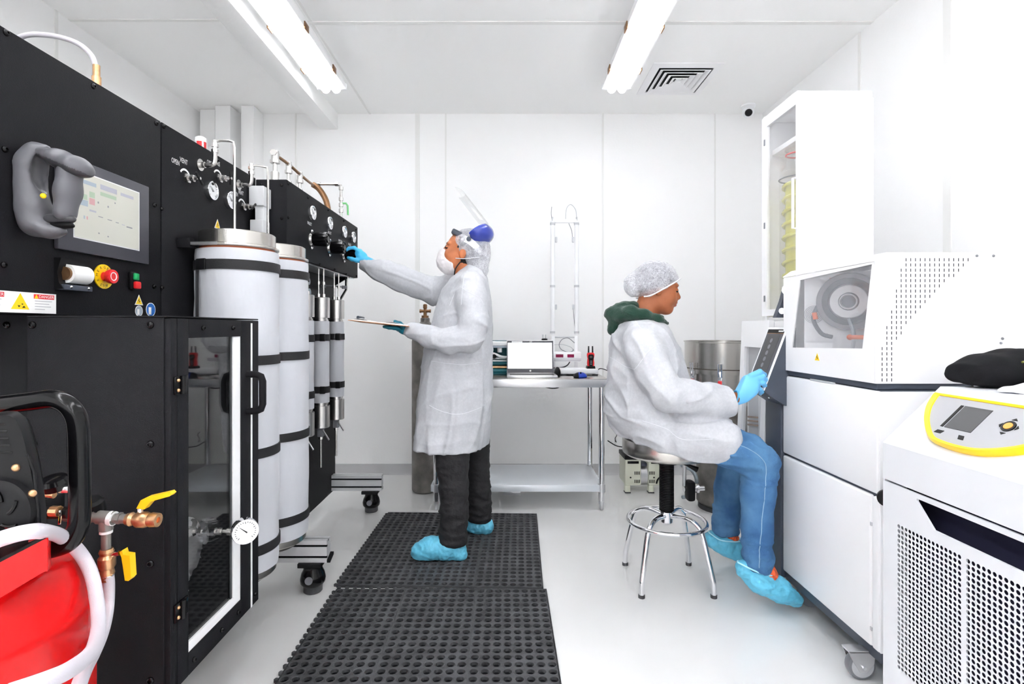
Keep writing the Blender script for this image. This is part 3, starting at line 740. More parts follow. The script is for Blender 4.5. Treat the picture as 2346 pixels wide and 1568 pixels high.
# ---- white relay boxes at the end of the panel
rb = MB().rbox((-1.12, 2.285, 1.735), (-1.055, 2.36, 1.822), .003).build('relay_box', 'offwhite', rig)
MB().rbox((-1.10, 2.3, 1.60), (-1.062, 2.355, 1.735), .002).build('relay_box', 'white_plastic', rig)
MB().rbox((-1.118, 2.29, 1.59), (-1.06, 2.357, 1.675), .003).build('relay_box', 'offwhite', rig)
# ---- signal beacon, air hose behind the top edge
p = W(460, 330, 2.2)
bc = MB().lathe((p.x, p.y, ZT - .01), (0, 0, 1), [(0, .02), (.05, .02)], 20).build('signal_beacon', 'yellow', rig)
MB().lathe((p.x, p.y, ZT + .04), (0, 0, 1), [(0, .021), (.065, .021)], 20).build('red_lens', 'red', bc)
MB().lathe((p.x, p.y, ZT + .105), (0, 0, 1), [(0, .022), (.018, .021), (.024, .012), (.025, .001)], 20).build('cap', 'white_plastic', bc)
for a in (0.4, 1.7, 3.0, 4.3, 5.6): MB().box((p.x + .0205 * math.cos(a) - .003, p.y + .0205 * math.sin(a) - .003, ZT + .04), (p.x + .0205 * math.cos(a) + .003, p.y + .0205 * math.sin(a) + .003, ZT + .105)).build('rib', 'offwhite', bc, smooth=False)
hp = [W(10, 105, 1.79), W(60, 81, 1.79), W(120, 82, 1.79), W(175, 98, 1.79), W(208, 125, 1.79), W(218, 150, 1.79)]
hs = MB().tube(hp, .0085, 12, smooth=6).build('air_hose', 'hose_white', rig)
MB().lathe(W(221, 210, 1.79), (0, 0, 1), [(0, .014), (.05, .014), (.05, .011), (.09, .011)], 12).build('brass_fitting', 'brass', hs)

# ---------------------------------------------------------------- jacketed vessels
def jacket_mesh(c, r, z0, z1, seed, n=48, rows=60):
    rings = []
    for k in range(rows + 1):
        z = z0 + (z1 - z0) * k / rows; rg = []
        for i in range(n):
            a = 2 * PI * i / n
            w = .0035 * mnoise.noise(Vector((math.cos(a) * 2 + seed, math.sin(a) * 2, z * 7))) + .0015 * mnoise.noise(Vector((math.cos(a) * 5, math.sin(a) * 5 + seed, z * 22)))
            rr = (r + w * (r / .14)) * (1 - .012 * max(0, 1 - (z1 - z) / .01) - .012 * max(0, 1 - (z - z0) / .01))
            rg.append((c[0] + rr * math.cos(a), c[1] + rr * math.sin(a), z))
        rings.append(rg)
    return MB().loft(rings)
def vessel(c, r, z0, z1, straps, seed, lid, buckle_a):
    v = jacket_mesh(c, r, z0, z1, seed).build('insulated_vessel', 'jacket', rig, angle=60)
    for z in straps:
        MB().lathe((c[0], c[1], z - .017), (0, 0, 1), [(0, r + .0005), (0, r + .0045), (.034, r + .0045), (.034, r + .0005)], 48).build('strap', 'strap', v)
        e = Vector((math.cos(buckle_a), math.sin(buckle_a), 0)); t_ = Vector((-e.y, e.x, 0)); p = Vector((c[0], c[1], z)) + e * (r + .006)
        m = MB(); q = r / .14
        M = Matrix.Translation(p) @ Matrix(((t_.x, e.x, 0, 0), (t_.y, e.y, 0, 0), (0, 0, 1, 0), (0, 0, 0, 1)))
        m.rbox((-.022 * q, -.003, -.019), (.022 * q, .004, .019), .002, M=M); m.build('buckle', 'black_plastic', v)
    return v
straps = (1.42, 1.085, .755, .412)
v1 = vessel((-.985, 1.93), .139, .33, 1.478, straps, 1.3, True, -2.0)
v2 = vessel((-.985, 2.225), .139, .33, 1.478, straps, 7.9, True, -1.2)
for v, (x, y) in ((v1, (-.985, 1.93)), (v2, (-.985, 2.225))):
    MB().lathe((x, y, 1.479), (0, 0, 1), [(0, .125), (.006, .125)], 48).build('gasket', 'orange_gasket', v)
    MB().lathe((x, y, 1.485), (0, 0, 1), [(0, .136), (.003, .14), (.009, .14), (.012, .134)], 48).build('clamp_ring', 'steel_h', v)
    MB().lathe((x, y, 1.497), (0, 0, 1), [(0, .128), (.044, .128), (.047, .125), (.047, .0005)], 48).build('lid', 'steel_h', v)
    MB().lathe((x, y, .33), (0, 0, -1), [(0, .13), (.025, .13), (.03, .126), (.034, .10), (.05, .095)], 40).build('bottom_cap', 'steel_h', v)
# zip flap on the front vessel
MB().rbox((-1.06, 1.7895, .95), (-1.057, 1.806, 1.40), .001).build('zip', 'strap', v1)
# support arm
MB().rbox((XP, 1.79, 1.475), (XP + .045, 1.82, 1.51), .003).build('arm_block', 'black_coat', rig)
MB().prism([(XP + .04, 1.795, 1.486), (XP + .04, 1.815, 1.486), (-1.0, 1.815, 1.486), (-.985, 1.79, 1.486)], (0, 0, .01)).build('support_arm', 'brushed', rig)

# ---------------------------------------------------------------- three slim columns under the manifold box
XC = -1.02
def column(y, seed):
    v = jacket_mesh((XC, y), .0455, .79, 1.238, seed, 28, 36).build('slim_column', 'jacket', rig, angle=60)
    for z in (1.148, .862):
        MB().lathe((XC, y, z - .018), (0, 0, 1), [(0, .046), (0, .0495), (.036, .0495), (.036, .046)], 28).build('strap', 'strap', v)
        MB().rbox((XC + .012, y - .056, z - .02), (XC + .04, y - .040, z + .02), .003).build('buckle', 'black_plastic', v)
    MB().lathe((XC, y, 1.238), (0, 0, 1), [(0, .04), (.01, .04), (.01, .036), (.018, .036), (.018, .0475), (.128, .0475), (.131, .044), (.131, .001)], 32).build('top_cap', 'steel', v)
    MB().lathe((XC, y, .79), (0, 0, -1), [(0, .04), (.01, .04), (.01, .036), (.018, .036), (.018, .0475), (.135, .0475), (.138, .044), (.138, .001)], 32).build('bottom_cap', 'steel', v)
    for dx, dy in ((-.008, -.012), (.012, .01)):
        m = MB().cyl((XC + dx, y + dy, 1.37), (XC + dx, y + dy, 1.53), .0042, n=8)
        m.cyl((XC + dx, y + dy, 1.368), (XC + dx, y + dy, 1.388), .0095, n=6); m.cyl((XC + dx, y + dy, 1.44), (XC + dx, y + dy, 1.456), .008, n=6)
        m.build('feed_tube', 'steel', v)
    m = MB().rbox((XC - .016, y - .014, .60), (XC + .016, y + .014, .652), .003).build('drain_valve', 'mid_grey', v)
    m = MB().cyl((XC, y, .60), (XC, y, .43), .006, n=10); m.cyl((XC, y, .585), (XC, y, .6), .011, n=6); m.build('drain_tube', 'steel', v)
    MB().cyl((XC + .014, y - .01, .638), (XC + .055, y - .03, .588), .0045, n=8).build('valve_lever', 'brushed', v)
for y, s in ((2.66, 3.1), (2.894, 4.4), (3.155, 8.2)): column(y, s)
m = MB().tube([(-1.13, 3.2, 1.46), (-1.06, 3.25, 1.46), (-1.0, 3.28, 1.455)], .005, 8, smooth=4); m.cyl((-1.12, 3.2, 1.46), (-1.1, 3.21, 1.46), .014, n=6); m.cyl((-1.02, 3.27, 1.455), (-.995, 3.285, 1.455), .012, n=6); m.build('elbow_line', 'mid_grey', rig)
MB().tube([(-1.0, 3.28, 1.52), (-1.0, 3.28, 1.44), (-1.018, 3.21, 1.37)], .0055, 8).build('black_line', 'black_plastic', rig)
MB().tube([(-.99, 3.29, 1.52), (-.995, 3.29, 1.44), (-1.012, 3.22, 1.37)], .004, 8).build('steel_line', 'steel', rig)
# stickers behind the columns
for k, (px, py, w) in enumerate(((695, 639, .045), (695, 665, .045), (708, 645, .02), (709, 671, .025))):
    c = onP(px, py, -1.13); mk = ('paper', 'paper', 'lcd_blue', 'lcd_blue')[k]
    if k < 2:
        o = MB().box(c + Vector((0, -w, -.026)), c + Vector((.001, w * .55, .026))).build('warning_label', mk, rig, smooth=False)
        MB().box(c + Vector((.001, -.01, .005)), c + Vector((.0014, w * .5, .024))).build('label_band', ('yellow', 'print_red')[k], o, smooth=False)
        MB().prism([c + Vector((.001, -.035, -.02)), c + Vector((.001, -.012, -.02)), c + Vector((.001, -.024, .012))], (.0004, 0, 0)).build('triangle_mark', ('yellow', 'orange')[k], o, smooth=False)
    else: MB().lathe(c, (1, 0, 0), [(0, w), (.001, w), (.001, .0002)], 24).build('safety_sticker', mk, rig)
# ---- knobs
def knob(y, turn):
    c = Vector((XB, y, 1.648))
    o = MB().lathe(c, (1, 0, 0), [(0, .03), (.004, .03), (.004, .022), (.016, .018)], 28).build('regulator_knob', 'steel', rig)
    rings = []
    for h, r in ((.016, .026), (.02, .031), (.075, .035), (.088, .034), (.092, .03), (.088, .026), (.088, .018), (.094, .016), (.094, .001)):
        rings.append([c + Vector((h, (r * (1 + (.06 if (h < .09 and r > .03 and (i // 2) % 2) else 0))) * math.cos(2 * PI * i / 48 + turn), (r * (1 + (.06 if (h < .09 and r > .03 and (i // 2) % 2) else 0))) * math.sin(2 * PI * i / 48 + turn))) for i in range(48)])
    MB().loft(rings).build('grip', 'black_gloss', o)
    for s in (-1, 1): MB().ball(c + Vector((.008, 0, s * .042)), .0085, 10, 7).build('screw', 'chrome', o)
for i, y in enumerate((2.645, 2.915, 3.18)): knob(y, i * .3)
# small printed tags on the box
for (px, py) in ((709, 513), (755, 534), (779, 553), (801, 561)):
    c = onP(px, py, XB); g = MB(); text_on(g, 'INLET', c + Vector((.0004, -.026, -.006)), (0, 1, 0), (0, 0, 1), .015, .056); g.build('lettering', 'print_white', rig, smooth=False, kind='stuff')
# ---- pipework on top of the box
man = MB().tube([(-1.056, 2.4, 1.995), (-1.056, 2.55, 1.998), (-1.056, 2.69, 1.99), (-1.075, 2.86, 2.0), (-1.12, 3.05, 2.035), (-1.17, 3.17, 2.07)], .0075, 10, smooth=4).build('manifold_pipe', 'copper_old', rig)
def fit_post(x, y, zt, r=.011):
    m = MB().cyl((x, y, 1.87), (x, y, zt), r * .7, n=10)
    m.cyl((x, y, 1.87), (x, y, 1.915), r * 1.35, n=6); m.cyl((x, y, zt - .03), (x, y, zt + .012), r * 1.25, n=6); m.cyl((x, y, zt - .045), (x, y, zt - .03), r * 1.6, n=6)
    m.cyl((x, y - .02, zt), (x, y + .02, zt), r * 1.1, n=6)
    m.build('pipe_post', 'steel', rig)
fit_post(-1.056, 2.4, 2.0, .014); fit_post(-1.056, 2.55, 1.998); fit_post(-1.056, 2.69, 1.99)
m = MB().tube([(-1.17, 3.17, 2.07), (-1.02, 3.17, 2.07), (-.998, 3.17, 2.065), (-.995, 3.17, 2.04), (-.995, 3.17, 1.87)], .0075, 10)
for z in (2.055, 1.99, 1.955, 1.92): m.cyl((-.995, 3.17, z - .02), (-.995, 3.17, z), .0135, n=6)
m.cyl((-1.15, 3.17, 2.07), (-1.12, 3.17, 2.07), .0135, n=6); m.cyl((-1.03, 3.17, 2.07), (-1.01, 3.17, 2.07), .013, n=6)
m.build('outlet_pipe', 'steel', rig)
MB().tube([(-.99, 3.17, 1.955), (-.965, 3.17, 1.955), (-.955, 3.17, 1.94), (-.953, 3.17, 1.885)], .006, 8).build('green_lever', 'green_pale', rig)
MB().tube([(-1.14, 3.1, 2.05), (-1.1, 3.1, 2.02), (-1.06, 3.1, 1.95), (-1.045, 3.1, 1.86)], .017, 12, smooth=5).build('braided_hose', 'copper_old', rig)

# ---------------------------------------------------------------- aluminium feet with casters
def extrusion(y0, z0, x0, x1):
    w, h, s, dp = .05, .1, .005, .012
    p = [(0, 0), (w / 2 - s, 0), (w / 2 - s, dp), (w / 2 + s, dp), (w / 2 + s, 0), (w, 0), (w, h * .25 - s), (w - dp, h * .25 - s), (w - dp, h * .25 + s), (w, h * .25 + s), (w, h * .75 - s), (w - dp, h * .75 - s), (w - dp, h * .75 + s), (w, h * .75 + s),
         (w, h), (w / 2 + s, h), (w / 2 + s, h - dp), (w / 2 - s, h - dp), (w / 2 - s, h), (0, h), (0, h * .75 + s), (dp, h * .75 + s), (dp, h * .75 - s), (0, h * .75 - s), (0, h * .25 + s), (dp, h * .25 + s), (dp, h * .25 - s), (0, h * .25 - s)]
    o = MB().prism([(x0, y0 + a, z0 + b) for a, b in p], (x1 - x0, 0, 0)).build('frame_foot', 'profile_alu', rig, smooth=False)
    for zz in (.25, .75): MB().box((x0 + .001, y0 + .0035, z0 + h * zz - s * .98), (x1 - .001, y0 + .011, z0 + h * zz + s * .98)).build('slot_shade_strip', 'shade_black', o, smooth=False)  # dark strips laid in the slots in place of their shade
    MB().box((x0 + .001, y0 + w / 2 - s * .98, z0 + h - .011), (x1 - .001, y0 + w / 2 + s * .98, z0 + h - .0035)).build('slot_shade_strip', 'shade_black', o, smooth=False)
    return o
def low_caster(x, y):
    o = MB().rbox((x - .055, y - .045, .122), (x + .05, y + .045, .142), .003).build('caster', 'black_plastic', rig)
    MB().lathe((x, y, .122), (0, 0, -1), [(0, .04), (.02, .042), (.035, .05), (.06, .056), (.078, .054), (.088, .046), (.088, .04), (.075, .038)], 28).build('housing', 'black_gloss', o)
    MB().cyl((x - .018, y + .005, .05), (x + .018, y + .005, .05), .045, n=24).build('wheel', 'black_plastic', o)
    MB().lathe((x, y - .0, .034), (0, 0, -1), [(0, .042), (.03, .042), (.034, .038)], 28).build('foot_pad', 'black_rubber', o)
    MB().cyl((x, y - .057, .07), (x, y - .04, .07), .017, n=16).build('adjuster', 'mid_grey', o)
for y in (2.36, 3.40):
    extrusion(y, .142, -1.95, -.805); low_caster(-.878, y + .03)
MB().prism([(-.805, 2.36, .142), (-.79, 2.36, .142), (-.79, 2.41, .16), (-.805, 2.41, .16)], (0, 0, .012)).build('end_bracket', 'black_plastic', rig)
# ================================================================ hand scanner in its wall cradle
YS = 1.222
def S(px, py, y=YS): return W(px, py, y)
cradle = SDF((-1.16, 1.12, 1.38), (-.98, 1.33, 1.66), .004)
cradle.chain([S(82, 352), S(68, 380), S(66, 430), S(76, 480), S(84, 515)], [.022, .028, .027, .029, .026], k=.03)
cradle.chain([S(84, 515), S(115, 530), S(140, 530)], [.022, .013, .010], k=.02, flat=((0, 1, 0), 1.6))
cradle.chain([S(88, 350), S(105, 345)], [.02, .012], k=.02)
cradle.ell(S(108, 395), (.028, .03, .05), k=.0, sub=True)
cradle.cut((-1.122, 0, 0), (-1, 0, 0))
cr = cradle.mesh('scanner_cradle', ['scanner_grey'], label='grey wall cradle fixed to the black control panel, holding the hand scanner', category='cradle') if False else cradle.mesh('scanner_cradle', ['scanner_grey'])
tag(cr, 'moulded grey wall cradle on the black control panel beside the operator screen', 'cradle')
MB().ball(S(99, 449, 1.19), .006, 12, 8).build('status_lamp', 'yellow', cr)
sc = thing('barcode_scanner', S(150, 450), 'grey pistol-grip hand scanner sitting in its cradle on the black panel', 'scanner')
f = SDF((-1.12, 1.13, 1.38), (-.93, 1.31, 1.66), .0035)
f.chain([S(100, 352), S(140, 366), S(178, 383), S(196, 392)], [.014, .0185, .0195, .0135], k=.02, flat=((0, 1, 0), 1.6))
f.mesh('head', ['scanner_grey', 'scanner_dark'], sc, pick=lambda P: (P[:, 2] < 1.578 + (P[:, 0] + 1.02) * -.42).astype(int))
f = SDF((-1.12, 1.15, 1.38), (-.93, 1.30, 1.62), .0035)
f.chain([S(160, 398), S(156, 440), S(149, 488)], [.0235, .021, .021], k=.02, flat=((0, 1, 0), 1.25)); f.mesh('grip', 'scanner_grey', sc)
f = SDF((-1.12, 1.15, 1.38), (-.93, 1.30, 1.56), .0035)
f.chain([S(118, 503), S(160, 502)], [.017, .013], k=.01, flat=((0, 0, 1), .75)); f.mesh('grip_base', 'scanner_dark', sc)
f = SDF((-1.12, 1.15, 1.36), (-.93, 1.30, 1.52), .0035)
f.chain([S(118, 520), S(158, 517)], [.015, .012], k=.01, flat=((0, 0, 1), .6)); f.mesh('dock_foot', 'black_plastic', sc)
f = SDF((-1.12, 1.15, 1.5), (-.93, 1.30, 1.64), .0035)
f.chain([S(118, 350), S(160, 362), S(195, 381)], [.006, .007, .006], k=.01, flat=((0, 1, 0), 2.6)); f.mesh('top_rubber', 'light_grey', sc)

# ================================================================ black cabinet with the glass door
CX0, CX1, CY0, CY1, CZ0, CZ1 = -1.128, -.806, 1.235, 1.68, .33, 1.225
cab = thing('glass_door_cabinet', (-.97, 1.45, CZ0), 'black steel cabinet with a glass door and pressure gauge under the control panel', 'cabinet')
T = .004
MB().rbox((CX0, CY0, CZ0), (CX1, CY0 + T, CZ1), .0015).build('front_panel', 'black_coat', cab)
MB().rbox((CX0 + .001, CY1 - T, CZ0 + .001), (CX1 - .001, CY1 - .001, CZ1 - .001), .0015).build('rear_panel', 'black_coat', cab)
MB().rbox((CX0, CY0 - .002, CZ1 + .0002), (CX1 + .012, CY1 + .004, CZ1 + .004), .0015).build('top_panel', 'black_coat', cab)
MB().rbox((CX0 + .002, CY0 + .0045, CZ0 + .001), (CX1 - .002, CY1 - .005, CZ0 + T), .0015).build('bottom_panel', 'black_coat', cab)
MB().rbox((CX0 + .002, CY0 + .0045, CZ0 + .005), (CX0 + T, CY1 - .005, CZ1 - .005), .0015).build('back_panel', 'black_coat', cab)
MB().rbox((CX1 - .02, CY0 + .0045, CZ0 + .002), (CX1 + .0135, CY0 + .029, CZ1 - .002), .002).build('corner_post', 'black_coat', cab)
bolts([W(x, y, CY0) for x, y in ((75, 745), (345, 745), (78, 1018), (345, 1018), (345, 1292), (345, 1560))], (0, -1, 0), .0088, cab)
dx0, dx1 = CX1, CX1 + .014
door = MB()
door.rbox((dx0, 1.266, CZ0), (dx1, 1.31, CZ1 - .002), .0015); door.rbox((dx0, 1.572, CZ0), (dx1, 1.68, CZ1 - .002), .0015)
door.rbox((dx0, 1.31, 1.175), (dx1, 1.572, CZ1 - .002), .0015); door.rbox((dx0, 1.31, CZ0), (dx1, 1.572, .385), .0015)
door = door.build('door', 'black_coat', cab)
MB().box((dx0 + .004, 1.532, .41), (dx0 + .010, 1.572, 1.175)).build('glazing_strip', 'white_paint', door, smooth=False)
MB().box((dx0 + .004, 1.31, .385), (dx0 + .010, 1.572, .41)).build('glazing_strip', 'white_paint', door, smooth=False)
MB().box((dx0 + .004, 1.524, .41), (dx0 + .0065, 1.532, 1.175)).build('rubber_gasket', 'black_rubber', door, smooth=False)
MB().box((dx1, 1.628, CZ0), (dx1 + .0012, 1.637, CZ1 - .01)).build('edge_strip', 'white_paint', door, smooth=False)
MB().box((dx0 + .001, 1.31, .40), (dx0 + .004, 1.54, 1.176)).build('glass', 'glass_pane', door, smooth=False)
hx = dx1
MB().tube([(hx, 1.605, 1.058), (hx + .028, 1.605, 1.058), (hx + .043, 1.605, 1.052), (hx + .048, 1.605, 1.037), (hx + .048, 1.605, .966), (hx + .043, 1.605, .951), (hx + .028, 1.605, .945), (hx, 1.605, .945)], .0105, 12).build('handle', 'black_coat', door)
bolts([Vector((dx1, y, z)) for y, z in ((1.37, 1.2), (1.52, 1.2), (1.33, .358), (1.46, .358), (1.55, .358), (1.655, .36))], (1, 0, 0), .0065, cab)
for z in (1.062, .516):
    h = MB().rbox((dx1, 1.248, z - .022), (dx1 + .006, 1.30, z + .022), .002)
    h.cyl((dx1 + .007, 1.275, z - .022), (dx1 + .007, 1.275, z + .022), .0075, n=14)
    h = h.build('hinge', 'black_gloss', cab)
    for dz in (-.012, .012): MB().ball((dx1 + .0065, 1.258, z + dz), .0045, 10, 6).build('screw', 'brass', h)
# flanged vessel and gauge behind and through the glass
vz, vy = .555, 1.5
fl = MB().lathe((-1.10, vy, vz), (1, 0, 0), [(0, .07), (.15, .07), (.15, .098), (.176, .098), (.178, .094), (.178, .06), (.186, .056), (.186, .001)], 36).build('flanged_vessel', 'cast_alu', cab)
for k in range(8):
    a = 2 * PI * (k + .5) / 8
    MB().cyl((-.925, vy + .078 * math.cos(a), vz + .078 * math.sin(a)), (-.908, vy + .078 * math.cos(a), vz + .078 * math.sin(a)), .015, n=6).build('flange_nut', 'chrome', fl)
MB().cyl((-.93, 1.47, .475), (-.90, 1.46, .455), .012, .018, n=14).build('foot_cap', 'white_plastic', fl)
gz = .6175
m = MB().cyl((-.915, vy, gz), (-.755, vy, gz), .006, n=12)
for x, r, L in ((-.91, .014, .02), (-.88, .011, .012), (-.85, .012, .02), (-.825, .009, .012), (-.795, .011, .012), (-.775, .01, .012)): m.cyl((x, vy, gz), (x + L, vy, gz), r, n=6)
m.build('gauge_pipe', 'steel', cab)
gd = Vector((.6, -.8, 0)).normalized()
gauge(Vector((-.745, vy, gz)) - gd * .012, gd, .036, cab)
MB().lathe(Vector((-.745, vy, gz)) - gd * .024, gd, [(0, .034), (.014, .035)], 32).build('gauge_case', 'chrome', cab)

# ================================================================ red air compressor
cmp_ = thing('air_compressor', (-.942, .85, 0), 'red tank air compressor with black pump cover in the near corner', 'compressor')
tc = (-.942, .85)
MB().lathe((tc[0], tc[1], .06), (0, 0, 1), [(0, .10), (.02, .17), (.06, .21), (.11, .22), (.64, .22), (.645, .2235), (.66, .2235), (.665, .22), (.70, .213), (.735, .195), (.76, .165), (.78, .11), (.787, .05), (.788, .001)], 56).build('tank', 'red_paint', cmp_)
for a in (.4, 2.5, 4.6): MB().cyl((tc[0] + .16 * math.cos(a), tc[1] + .16 * math.sin(a), 0), (tc[0] + .16 * math.cos(a), tc[1] + .16 * math.sin(a), .12), .02, n=12).build('foot', 'black_rubber', cmp_)
# saddle plate on the tank
MB().prism([W(-40, 1310, .74), W(102, 1236, .74), W(102, 1310, .74), W(-40, 1395, .74)], (0, .006, 0)).build('saddle_plate', 'red_paint', cmp_)
MB().prism([W(-40, 1310, .74), W(102, 1236, .74), W(112, 1225, .86), W(-20, 1265, .86)], (0, 0, .005)).build('saddle_top', 'black_plastic', cmp_)
MB().prism([W(102, 1236, .74), W(102, 1310, .74), W(112, 1300, .86), W(112, 1225, .86)], (.004, 0, 0)).build('saddle_side', 'red_paint', cmp_)
MB().rbox(W(85, 1238, .80), W(115, 1226, .84), .002).build('saddle_tab', 'red', cmp_)
# pump cover
py_ = .73
out = [(-90, 958), (0, 945), (22, 946), (36, 956), (50, 985), (60, 1020), (72, 1078), (84, 1140), (90, 1185), (88, 1214), (70, 1222), (0, 1240), (-90, 1256)]
front = [W(x, y, py_) for x, y in out]; cen = sum(front, Vector()) / len(front); back = [p.lerp(cen, .3) + Vector((-.09, .12, 0)) for p in front]
pc = MB().loft([[p.lerp(cen, .05) for p in front], [p + Vector((0, .012, 0)) for p in front], back]).build('pump_cover', 'black_plastic', cmp_, angle=50)
for k in range(5):
    y = 968 + 16 * k
    MB().rbox(W(-60, y + 9, py_ - .001), W(20 + k * 4, y, py_ + .004), .003).build('cooling_slot', 'black_gloss', pc)
bx = W(4, 1172, py_ - .004)
MB().lathe(bx, (0, -1, 0), [(-.01, .046), (.004, .044), (.008, .038), (.009, .001)], 36).build('fan_boss', 'black_plastic', pc)
for a in range(0, 360, 60):
    a = math.radians(a); q = [(math.cos(a + t * .11) * (.018 + .0032 * t), math.sin(a + t * .11) * (.018 + .0032 * t)) for t in range(6)]
    MB().tube([bx + Vector((x, -.0095, z)) for x, z in q], .0025, 6).build('fan_slot', 'black_gloss', pc)
for x, y in ((37, 1072), (75, 1131), (42, 1212)): MB().ball(W(x, y, py_ - .0005), .0055, 10, 7).build('screw', 'brass', pc)
MB().tube([W(62, 1040, py_ + .002), W(78, 1080, py_ + .002), W(88, 1170, py_ + .002), W(89, 1210, py_ + .002)], .0025, 6).build('cover_rim', 'black_gloss', pc)
# tubular guard handle
hy = .86
MB().tube([W(x, y, hy) for x, y in ((-60, 936), (0, 928), (70, 920), (120, 915), (152, 926), (172, 950), (180, 985), (182, 1060), (183, 1180), (176, 1215), (158, 1242), (125, 1256), (80, 1262), (30, 1262))], .0155, 16, smooth=5).build('guard_handle', 'black_gloss', cmp_)
# regulator cluster between cover and guard
ry = .98
m = MB(); m.rbox(W(92, 1190, ry), W(150, 1128, ry + .05), .006); m.cyl(W(90, 1175, ry), W(160, 1175, ry), .011, n=10); m.build('regulator_block', 'black_plastic', cmp_)
MB().lathe(W(128, 1118, ry), (0, -.3, 1), [(0, .022), (.012, .024), (.02, .02), (.022, .012)], 20).build('regulator_cap', 'black_gloss', cmp_)
MB().rbox(W(132, 1131, ry - .01), W(166, 1112, ry), .002).build('chrome_tab', 'chrome', cmp_)
MB().cyl(W(93, 1131, ry - .012), W(125, 1135, ry - .012), .006, n=10).build('brass_stub', 'brass', cmp_)
m = MB().cyl(W(118, 1172, ry - .012), W(136, 1172, ry - .012), .010, n=10); m.build('brass_nipple', 'brass', cmp_)
MB().tube([W(137, 1170, ry - .015), W(138, 1185, ry - .016), W(136, 1202, ry - .017)], .0022, 6).build('drain_pin', 'chrome', cmp_)
MB().cyl(W(97, 1185, ry - .01), W(97, 1200, ry - .01), .004, n=8).build('oil_screw', 'yellow', cmp_)
# outlet tee with two ball valves
ty = 1.05
def tp(x, y, dy=0.0): return W(x, y, ty + dy)
MB().lathe(tp(217, 1172, .02), (0, -.35, 1), [(0, .02), (.022, .021), (.028, .016), (.028, .001)], 24).build('ribbed_knob', 'black_plastic', cmp_)
m = MB().cyl(tp(150, 1184), tp(300, 1190), .0095, n=14); m.cyl(tp(226, 1186), tp(262, 1188), .0135, n=14); m.cyl(tp(243, 1188), tp(243, 1260), .0085, n=14); m.cyl(tp(243, 1190), tp(243, 1215), .0125, n=14)
m.cyl(tp(205, 1185), tp(214, 1185), .0115, n=6); m.cyl(tp(270, 1188), tp(278, 1188), .0115, n=6)
m = m.build('pipe_tee', 'gas_steel', cmp_)
MB().cyl(tp(252, 1188), tp(262, 1189), .0142, n=14).build('sealing_tape', 'print_white', m)
MB().cyl(tp(243, 1216), tp(243, 1222), .0115, n=14).build('sealing_tape', 'print_white', m)
b1 = MB().lathe(tp(292, 1190), (1, 0, -.03), [(0, .012), (.008, .014), (.014, .011), (.022, .016), (.036, .016), (.044, .013), (.048, .0145), (.062, .0135), (.062, .006), (.05, .006)], 16).build('ball_valve', 'brass', cmp_)
MB().lathe(tp(361, 1190), (1, 0, -.03), [(-.012, .0095), (-.002, .0095), (-.002, .004)], 12).build('outlet', 'orange', b1)
MB().cyl(tp(322, 1175), tp(322, 1160), .005, n=8).build('stem', 'chrome', b1)
MB().prism([tp(312, 1166, -.008), tp(322, 1147, -.008), tp(336, 1140, -.008), tp(388, 1128, -.008), tp(393, 1133, -.008), tp(388, 1138, -.008), tp(345, 1150, -.008), tp(330, 1168, -.008)], (0, .016, 0)).build('yellow_lever', 'yellow_handle', b1)
b2 = MB().lathe(tp(244, 1258), (0.02, 0, -1), [(0, .011), (.006, .0135), (.012, .011), (.018, .0155), (.034, .0155), (.04, .012), (.05, .0135), (.058, .010), (.064, .010)], 16).build('ball_valve', 'brass', cmp_)
MB().cyl(tp(258, 1272), tp(274, 1268), .005, n=8).build('stem', 'chrome', b2)
MB().prism([tp(273, 1266, -.006), tp(279, 1262, -.006), tp(282, 1272, -.006), tp(297, 1274, -.006), tp(300, 1325, -.006), tp(294, 1332, -.006), tp(286, 1331, -.006), tp(278, 1278, -.006)], (0, .016, 0)).build('yellow_lever', 'yellow_handle', b2)
MB().torus(tp(246, 1318), (0, 0, 1), .0105, .002, 20, 6).build('hose_clip', 'chrome', cmp_)
# hoses
h1 = MB().tube([(-.90, .84, .875), (-.84, .76, .885), (-.77, .71, .90), W(-40, 1250, .70), W(0, 1236, .70), W(50, 1222, .705), (W(95, 1218, .74)), W(140, 1230, .84), W(180, 1264, .915), W(207, 1310, .92), W(221, 1370, .90), W(226, 1425, .86), W(220, 1470, .80), W(205, 1500, .74), W(160, 1535, .66), W(100, 1562, .61), W(20, 1590, .58)], .0105, 14, smooth=6).build('air_hose', 'hose_white')
tag(h1, 'white braided hose looping across the front of the red tank', 'hose')
h2 = MB().tube([tp(247, 1316), tp(249, 1350), W(246, 1400, 1.03), W(235, 1450, .98), W(216, 1495, .9), W(195, 1535, .82), W(178, 1580, .76), W(165, 1640, .72)], .0105, 14, smooth=6).build('air_hose', 'hose_white')
tag(h2, 'white braided hose hanging from the lower brass valve', 'hose')

